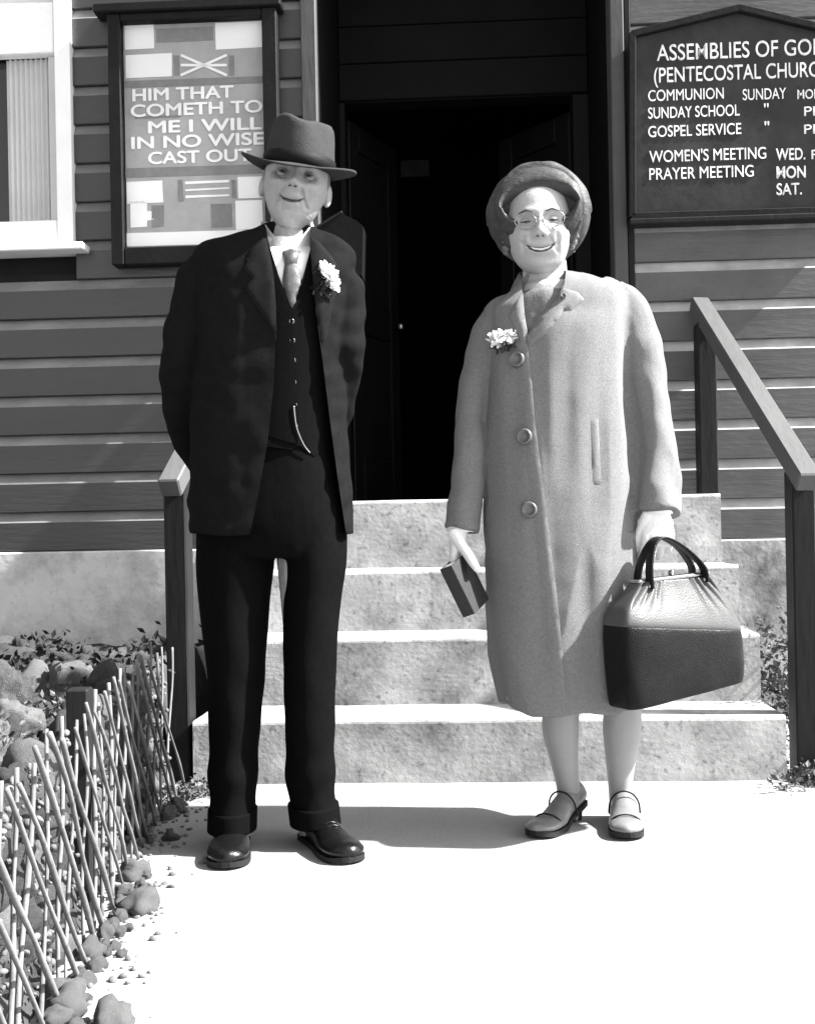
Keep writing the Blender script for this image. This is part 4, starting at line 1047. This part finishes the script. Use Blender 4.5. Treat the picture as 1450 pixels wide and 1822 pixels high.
for a_ in ([(915, 585, 0), (866, 640, -.01), (842, 740, -.02), (828, 860, -.05), (818, 930, -.07)], [(1095, 545, 0), (1130, 620, 0), (1156, 740, -.02), (1167, 850, -.06), (1169, 905, -.095)]):
    tube(bm, [Q(*q) for q in a_], [.042, .034, .028, .026, .025], 14)
tube(bm, [Q(985, 1040), Q(990, 1180), Q(997, 1240, .01), Q(997, 1300, .025), Q(1003, 1350, .03), Q(1010, 1400, .04), Q(1010, 1435, .05), Q(1005, 1455, .04)], [.095, .065, .048, .047, .037, .030, .031, .034], 40, 60)
tube(bm, [Q(1075, 1040), Q(1095, 1180), Q(1106, 1240, .01), Q(1106, 1300, .025), Q(1104, 1350, .03), Q(1103, 1400, .04), Q(1105, 1435, .05), Q(1105, 1450, .045)], [.095, .068, .050, .049, .039, .031, .031, .034], 40, 60)
wb = remesh(bm, 0.003, 3, .4)
refine_head(wb, HW, a=.080, smile=1.0, fat=1.0, nose=.92, ears=False)
wo = link('body', wb, M_SKINW, wom, smooth=True); wb.materials.append(M_STOCK)
for p_ in wb.polygons:
    if p_.center.z < .6: p_.material_index = 1
face_parts(HW, wom, .080, False, 1.0)
def hw(x, y, z): return HW @ Vector((x, y, z))
bv_wf = bvh_of(wb)
feature('mouth', [(-.034, -.0545), (-.018, -.0625), (0, -.0645), (.018, -.0625), (.034, -.0545), (.026, -.0665), (.012, -.0735), (0, -.0750), (-.012, -.0735), (-.026, -.0665)], HW, bv_wf, M_LIP, wom)
feature('teeth', [(-.025, -.0605), (-.012, -.0645), (0, -.0658), (.012, -.0645), (.025, -.0605), (.017, -.0670), (0, -.0710), (-.017, -.0670)], HW, bv_wf, M_TEETH, wom, off=.0026)
for s_n in (-1, 1):
    bm = bmesh.new(); ball(bm, HW @ Vector((s_n * .0065, -.103, -.0405)), .0030, (1.3, 1, .7), 2); obj('nostril', bm, M_LIP, wom, smooth=True)
gl = bpy.data.objects.new('spectacles', None); COL.objects.link(gl); gl.parent = wom
for s in (-1, 1):
    bm = bmesh.new(); pts = [hw(s * .032 + math.cos(q) * .0240, -.097 + .008 * abs(s * .032 + math.cos(q) * .0240) / .05, -.001 + math.sin(q) * .0185 + .002 * math.cos(q) * s) for q in [2 * math.pi * k / 24 for k in range(25)]]
    tube(bm, pts, .00115, 6, 48); obj('spectacle_rim', bm, M_METAL, gl, smooth=True)
    bm = bmesh.new(); bm.faces.new([bm.verts.new(p) for p in pts[:-1]]); obj('spectacle_lens', bm, M_GLASS, gl)
    bm = bmesh.new(); tube(bm, [hw(s * .053, -.088, .004), hw(s * .074, -.05, .002), hw(s * .083, .01, -.002)], .0012, 6, 16); obj('spectacle_arm', bm, M_METAL, gl, smooth=True)
bm = bmesh.new(); tube(bm, [hw(-.0105, -.0965, .003), hw(0, -.1035, .006), hw(.0105, -.0965, .003)], .0011, 6, 12); obj('spectacle_bridge', bm, M_METAL, gl, smooth=True)
# hair
bm = bmesh.new(); random.seed(5)
for s in (-1, 1):
    for k in range(150):
        q = random.random(); ball(bm, hw(s * (.0745 + .008 * math.sin(q * 3.1) + random.uniform(-.004, .004)), -.030 + q * .012 + random.uniform(-.006, .05), .055 - q * .105 + random.uniform(-.010, .008)), random.uniform(.005, .0095), (1, 1, 1), 2)
ball(bm, hw(0, .03, .015), 1, (.084, .085, .088), 4)
me = remesh(bm, .0024, 1); displace(me, lambda c, n: .004 * noise.noise(Vector((c.x * 90, c.y * 90, c.z * 220)))); link('hair', me, M_HAIR, wom, smooth=True)
# hat: a soft wound hat framing the face
HC = HW @ Matrix.Translation((0.002, 0.02, .022)) @ Matrix.Rotation(R(-10), 4, 'X')
bm = bmesh.new(); rings = []; HR = [(-.070, .082, .034), (-.094, .085, .043), (-.102, .092, .066), (-.090, .099, .092), (-.074, .1000, .102), (-.066, .1010, .107), (-.062, .109, .119), (-.045, .117, .130), (-.010, .121, .135), (.02, .120, .132), (.05, .112, .117), (.08, .100, .100), (.105, .070, .070), (.118, .03, .03)]
HCt = catmull(HR, 80)
for i, (yy, rx, rz) in enumerate(HCt):
    rg = []
    for k in range(110):
        q = 2 * math.pi * k / 110; c, s_ = math.cos(q), math.sin(q)
        zz = s_ * rz * (1 if s_ > 0 else .78)
        f = 1 + .018 * math.sin(q * 2 + i * .3) + .012 * math.sin(q * 9 + i * .55 + 2 * noise.noise(Vector((c * 2, s_ * 2, i * .08)))) * min(1, i / 12) + .012 * noise.noise(Vector((c * 5, s_ * 5, i * .2)))
        rg.append(HC @ Vector((c * rx * f * (1 if s_ > 0 else .96), yy + .022 * (s_ < 0) * (-s_), zz * f)))
    rings.append(rg)
skin_rings(bm, rings, cap=True); me_h = None
wh = obj('hat', bm, M_WHAT, wom, smooth=True)
# blouse
bm = bmesh.new()
body_loft(bm, [(508, 938, 1002, .052, .07, .012), (518, 928, 1025, .068, .08), (545, 905, 1080, .105, .10), (640, 885, 1090, .125, .12), (700, 885, 1090, .12, .12)], D1, 30, 36)
M_BLO2 = mat('grey_crepe_blouse', 0.12, .7, .3, 60, .4, 200)
blm = remesh(bm, .005, 2); displace(blm, lambda c, n: .004 * noise.noise(Vector((c.x * 30, c.y * 10, c.z * 14)))); link('blouse', blm, M_BLO2, wom, smooth=True)
# coat
bm = bmesh.new()
body_loft(bm, [(480, 940, 1008, .045, .075, .025), (492, 930, 1045, .07, .09, .01), (506, 918, 1088, .095, .105), (522, 904, 1112, .115, .115), (540, 886, 1119, .125, .12), (560, 868, 1122, .132, .125), (600, 866, 1114, .148, .13), (700, 861, 1115, .155, .135), (800, 858, 1128, .160, .142), (900, 858, 1136, .168, .150), (1000, 862, 1136, .172, .155), (1100, 868, 1131, .172, .158), (1200, 876, 1132, .170, .158), (1248, 884, 1133, .168, .158), (1256, 888, 1131, .166, .156)], D1, 80, 48)
tube(bm, [Q(925, 548), Q(890, 576), Q(862, 632, -.01), Q(837, 730, -.02), Q(831, 850, -.05), Q(820, 944, -.07)], [.045, .060, .052, .042, .042, .046], 20, 60)
tube(bm, [Q(1060, 520), Q(1102, 545), Q(1126, 600, 0), Q(1149, 700, -.01), Q(1164, 800, -.04), Q(1168, 870, -.075), Q(1169, 914, -.095)], [.045, .060, .063, .0595, .0585, .060, .0595], 20, 60)
cm = remesh(bm, 0.0048, 10)
def ctf(co, n):
    low = max(0, min(1, (1.25 - co.z) / .9))
    r_ = noise.noise(Vector((co.x * 9, co.y * 8, co.z * 1.5)))
    f = (r_ * .009 + (.007 - abs(r_) * .04) * .5) * (.35 + low * 1.1)
    f += .006 * noise.noise(Vector((co.x * 20, co.y * 14, co.z * 3.0)))
    arm = 1 if (co.x < .205 or co.x > .56) else .15
    f += arm * .0055 * noise.noise(Vector((co.x * 12 - co.z * 9, co.y * 8, co.z * 16 + co.x * 10)))
    f -= .006 * G(co.x, .555, .012) * (1 if co.z > .75 and n[1] < 0 else 0)
    return f
displace(cm, ctf); bv_c0 = bvh_of(cm)
cm = boolean(cm, frustum([(930, 455), (1010, 455), (1004, 505), (992, 530), (964, 562), (938, 596), (931, 560), (928, 500)], 2.4, D1 - .02))
ct = link('coat', cm, M_COAT, wom, smooth=True); ct.data.set_sharp_from_angle(angle=R(45))
EDGE = [(937, 600), (945, 660), (953, 760), (966, 860), (978, 960), (991, 1060), (1002, 1170), (1008, 1246)]
def edge_x(y): return np.interp(y, [e[1] for e in EDGE], [e[0] for e in EDGE])
drape('coat_front', EDGE + [(900, 1246), (896, 1100), (890, 900), (892, 700), (905, 620)], bv_c0, lambda x, y: .008 - .018 * min(1, max(0, (edge_x(y) - x)) / 60), M_COAT, wom, step=7, sm=2)
drape('lapel', [(930, 520), (914, 545), (905, 560), (918, 584), (926, 606), (936, 630), (940, 600), (933, 560)], bv_c0, .009, M_COAT, wom, sm=6)
drape('lapel', [(1004, 512), (1030, 520), (1040, 532), (1012, 556), (1004, 548), (998, 562), (966, 598), (938, 620), (938, 596), (966, 562), (990, 534)], bv_c0, .010, M_COAT, wom, sm=6)
collar(Q(968, 486, .024), .0610, .084, .020, .042, .010, M_COAT, wom, front=.050, gap=R(30), name='coat_collar', th=.004)
drape('pocket_welt', [(1050, 742), (1064, 744), (1070, 862), (1056, 862)], bv_c0, .004, M_COAT, wom, sm=2)
bv_c = bvh_of(cm)
M_BUTW = mat('grey_coat_button', .085, .3, .2, 60, spec=.6)
for (x, y) in ((921, 640), (934, 777), (942, 907)): button(x, y, .020, bv_c, M_BUTW, wom, 'coat_button', .013)
for (x, y) in ((1002, 530), ): button(x, y, .007, bv_c0, M_BUTW, wom, 'brooch', .014)
d = (px(893, 602, 1.0) - CAM).normalized(); h = bv_c0.ray_cast(CAM, d)[0]
petals(h + Vector((0, -.014, 0)), 150, .020, M_PETAL, wom, 'corsage_flower', 8, 1.5, .75, .5, .012)
petals(h + Vector((.004, -.008, -.018)), 60, .022, M_LEAF, wom, 'fern_leaf', 9, 1.3, .6, 0, .012)
random.seed(21)
# gloves
bm = hand_bm(px(1170, 905, 2.93), (-.03, -.06, -1), (-.15, .98, 0), (-.98, -.15, .03), [[.55, 1.35, 1.0], [.55, 1.35, 1.0], [.6, 1.35, 1.0], [.65, 1.3, 1.0]], 1.06, (.85, .28, .30), .5)
gm = remesh(bm, .0022, 2); link('glove', gm, M_GLOVE, wom, smooth=True)
bm = hand_bm(px(818, 938, 2.955), (-.12, -.10, -1), (.95, -.25, 0), (-.25, -.95, 0), [[.30, .30, .3]] * 4, 1.14, (.75, .30, .65), .15)
gm = remesh(bm, .0022, 2); link('glove', gm, M_GLOVE, wom, smooth=True)
for (x, y, dd) in ((1169, 912, -.097), (820, 944, -.07)):
    bm = bmesh.new(); tube(bm, [Q(x, y - 12, dd), Q(x, y + 2, dd)], [.034, .038], 20, 6); obj('glove_cuff', bm, M_GLOVE, wom, smooth=True)
shoe(wom, Vector((.432, 3.105, 0)), R(-34), .245, .084, M_SHOEW, M_SOLE, True)
shoe(wom, Vector((.553, 3.11, 0)), R(-8), .245, .084, M_SHOEW, M_SOLE, True)
settle(wom, (0.48, 3.03, 0))

# ---- what she holds
book = thing('book', 'small black bound book held in the woman\'s gloved hand at her side', 'book')
bc = px(827, 1040, 2.90)
ax_l = Vector((.42, .12, -.90)).normalized(); nrm = Vector((.80, -.52, .30)); nrm = (nrm - ax_l * nrm.dot(ax_l)).normalized(); ax_w = ax_l.cross(nrm)
MB_ = Matrix((ax_l, ax_w, nrm)).transposed().to_4x4(); MB_.translation = bc
def bpart(nm, b, m, par=book):
    bmesh.ops.transform(b, matrix=MB_, verts=b.verts[:]); return obj(nm, b, m, par)
bpart('cover', box_bm(-.066, .066, -.047, .047, .0145, .0175, .001), M_BOOKC); bpart('cover', box_bm(-.066, .066, -.047, .047, -.0175, -.0145, .001), M_BOOKC)
bpart('page_block', box_bm(-.063, .063, -.044, .044, -.0144, .0144, .0005), M_PAGES); bpart('spine', box_bm(-.066, .066, .0445, .0485, -.0175, .0175, .001), M_BOOKC)
settle(book, bc)

bag = thing('handbag', 'large black leather handbag with pale gathered top hanging from the woman\'s hand', 'handbag')
BM0 = Matrix.Translation((.655, 2.905, .350)) @ Matrix.Rotation(R(29), 4, 'Z') @ Matrix.Rotation(R(-3), 4, 'Y')
def bag_rings(rows, n=220, ex=6.0, pleat=0.0):
    out = []
    for z, L, T in catmull(rows, 22):
        rg = []
        for k in range(n):
            q = 2 * math.pi * k / n; c, s = math.cos(q), math.sin(q)
            x = math.copysign(abs(c) ** (2 / ex), c) * L / 2; y = math.copysign(abs(s) ** (2 / ex), s) * T / 2
            if pleat: y += math.copysign(pleat * math.sin(x * 170 / (L / .25) + 1.3 * math.sin(x * 31)) * max(0, min(1, (z - .20) / .09)), s) if abs(y) > T * .2 else 0
            y += .003 * noise.noise(Vector((x * 12, s * 2, z * 12)))
            u_ = x / .19; zz = z + (.012 * u_ * max(0, 1 - z / .1)) - .026 * u_ * G(z, .175, .06)
            rg.append(BM0 @ Vector((x, y, zz)))
        out.append(rg)
    return out
bm = bmesh.new(); skin_rings(bm, bag_rings([(0, .352, .105), (.006, .366, .120), (.05, .372, .128), (.11, .374, .126), (.158, .372, .120), (.166, .362, .108)])); obj('bag_body', bm, M_BAGD, bag, smooth=True)
bm = bmesh.new(); skin_rings(bm, bag_rings([(.160, .366, .112), (.17, .372, .120), (.20, .350, .104), (.235, .300, .072), (.265, .25, .044), (.282, .222, .030)], pleat=.012)); obj('gathered_top', bm, M_BAGL, bag, smooth=True)
def bagpart(nm, b, m, smooth=False):
    bmesh.ops.transform(b, matrix=BM0, verts=b.verts[:]); return obj(nm, b, m, bag, smooth=smooth)
bagpart('clasp_frame', box_bm(-.115, .115, -.019, .019, .281, .291, .003), M_METAL)
bm = bmesh.new(); ball(bm, (0, -.004, .298), .008); bagpart('clasp', bm, M_METAL, True)
for yy in (-.020, .020):
    bm = bmesh.new(); rings = []; pts = catmull([(-.085, yy * 1.2, .268), (-.082, yy, .31), (-.068, yy * .6, .350), (-.050, yy * .3, .376), (-.028, yy * .25, .386), (.0, yy * .25, .380), (.045, yy * .5, .352), (.088, yy, .305), (.09, yy * 1.2, .268)], 40)
    for i in range(40):
        p = Vector(pts[i]); t = (Vector(pts[min(i + 1, 39)]) - Vector(pts[max(i - 1, 0)])).normalized(); n_ = Vector((0, 1, 0)); s_ = t.cross(n_).normalized()
        rings.append([p + n_ * a_ * .0125 + s_ * b_ * .0035 for a_, b_ in ((-1, -.6), (-.8, -1), (.8, -1), (1, -.6), (1, .6), (.8, 1), (-.8, 1), (-1, .6))])
    skin_rings(bm, rings); bagpart('handle', bm, M_BAGD, True)
for xx in (-.086, .09):
    bm = bmesh.new(); ball(bm, (xx, -.022, .274), .007); bagpart('handle_ring', bm, M_METAL, True)
bm = bmesh.new(); 
for xx in (-.150,): merge(bm, box_bm(xx - .003, xx + .003, -.0665, -.062, .01, .155, .001))
settle(bag, (.655, 2.905, .350)); bm.free()
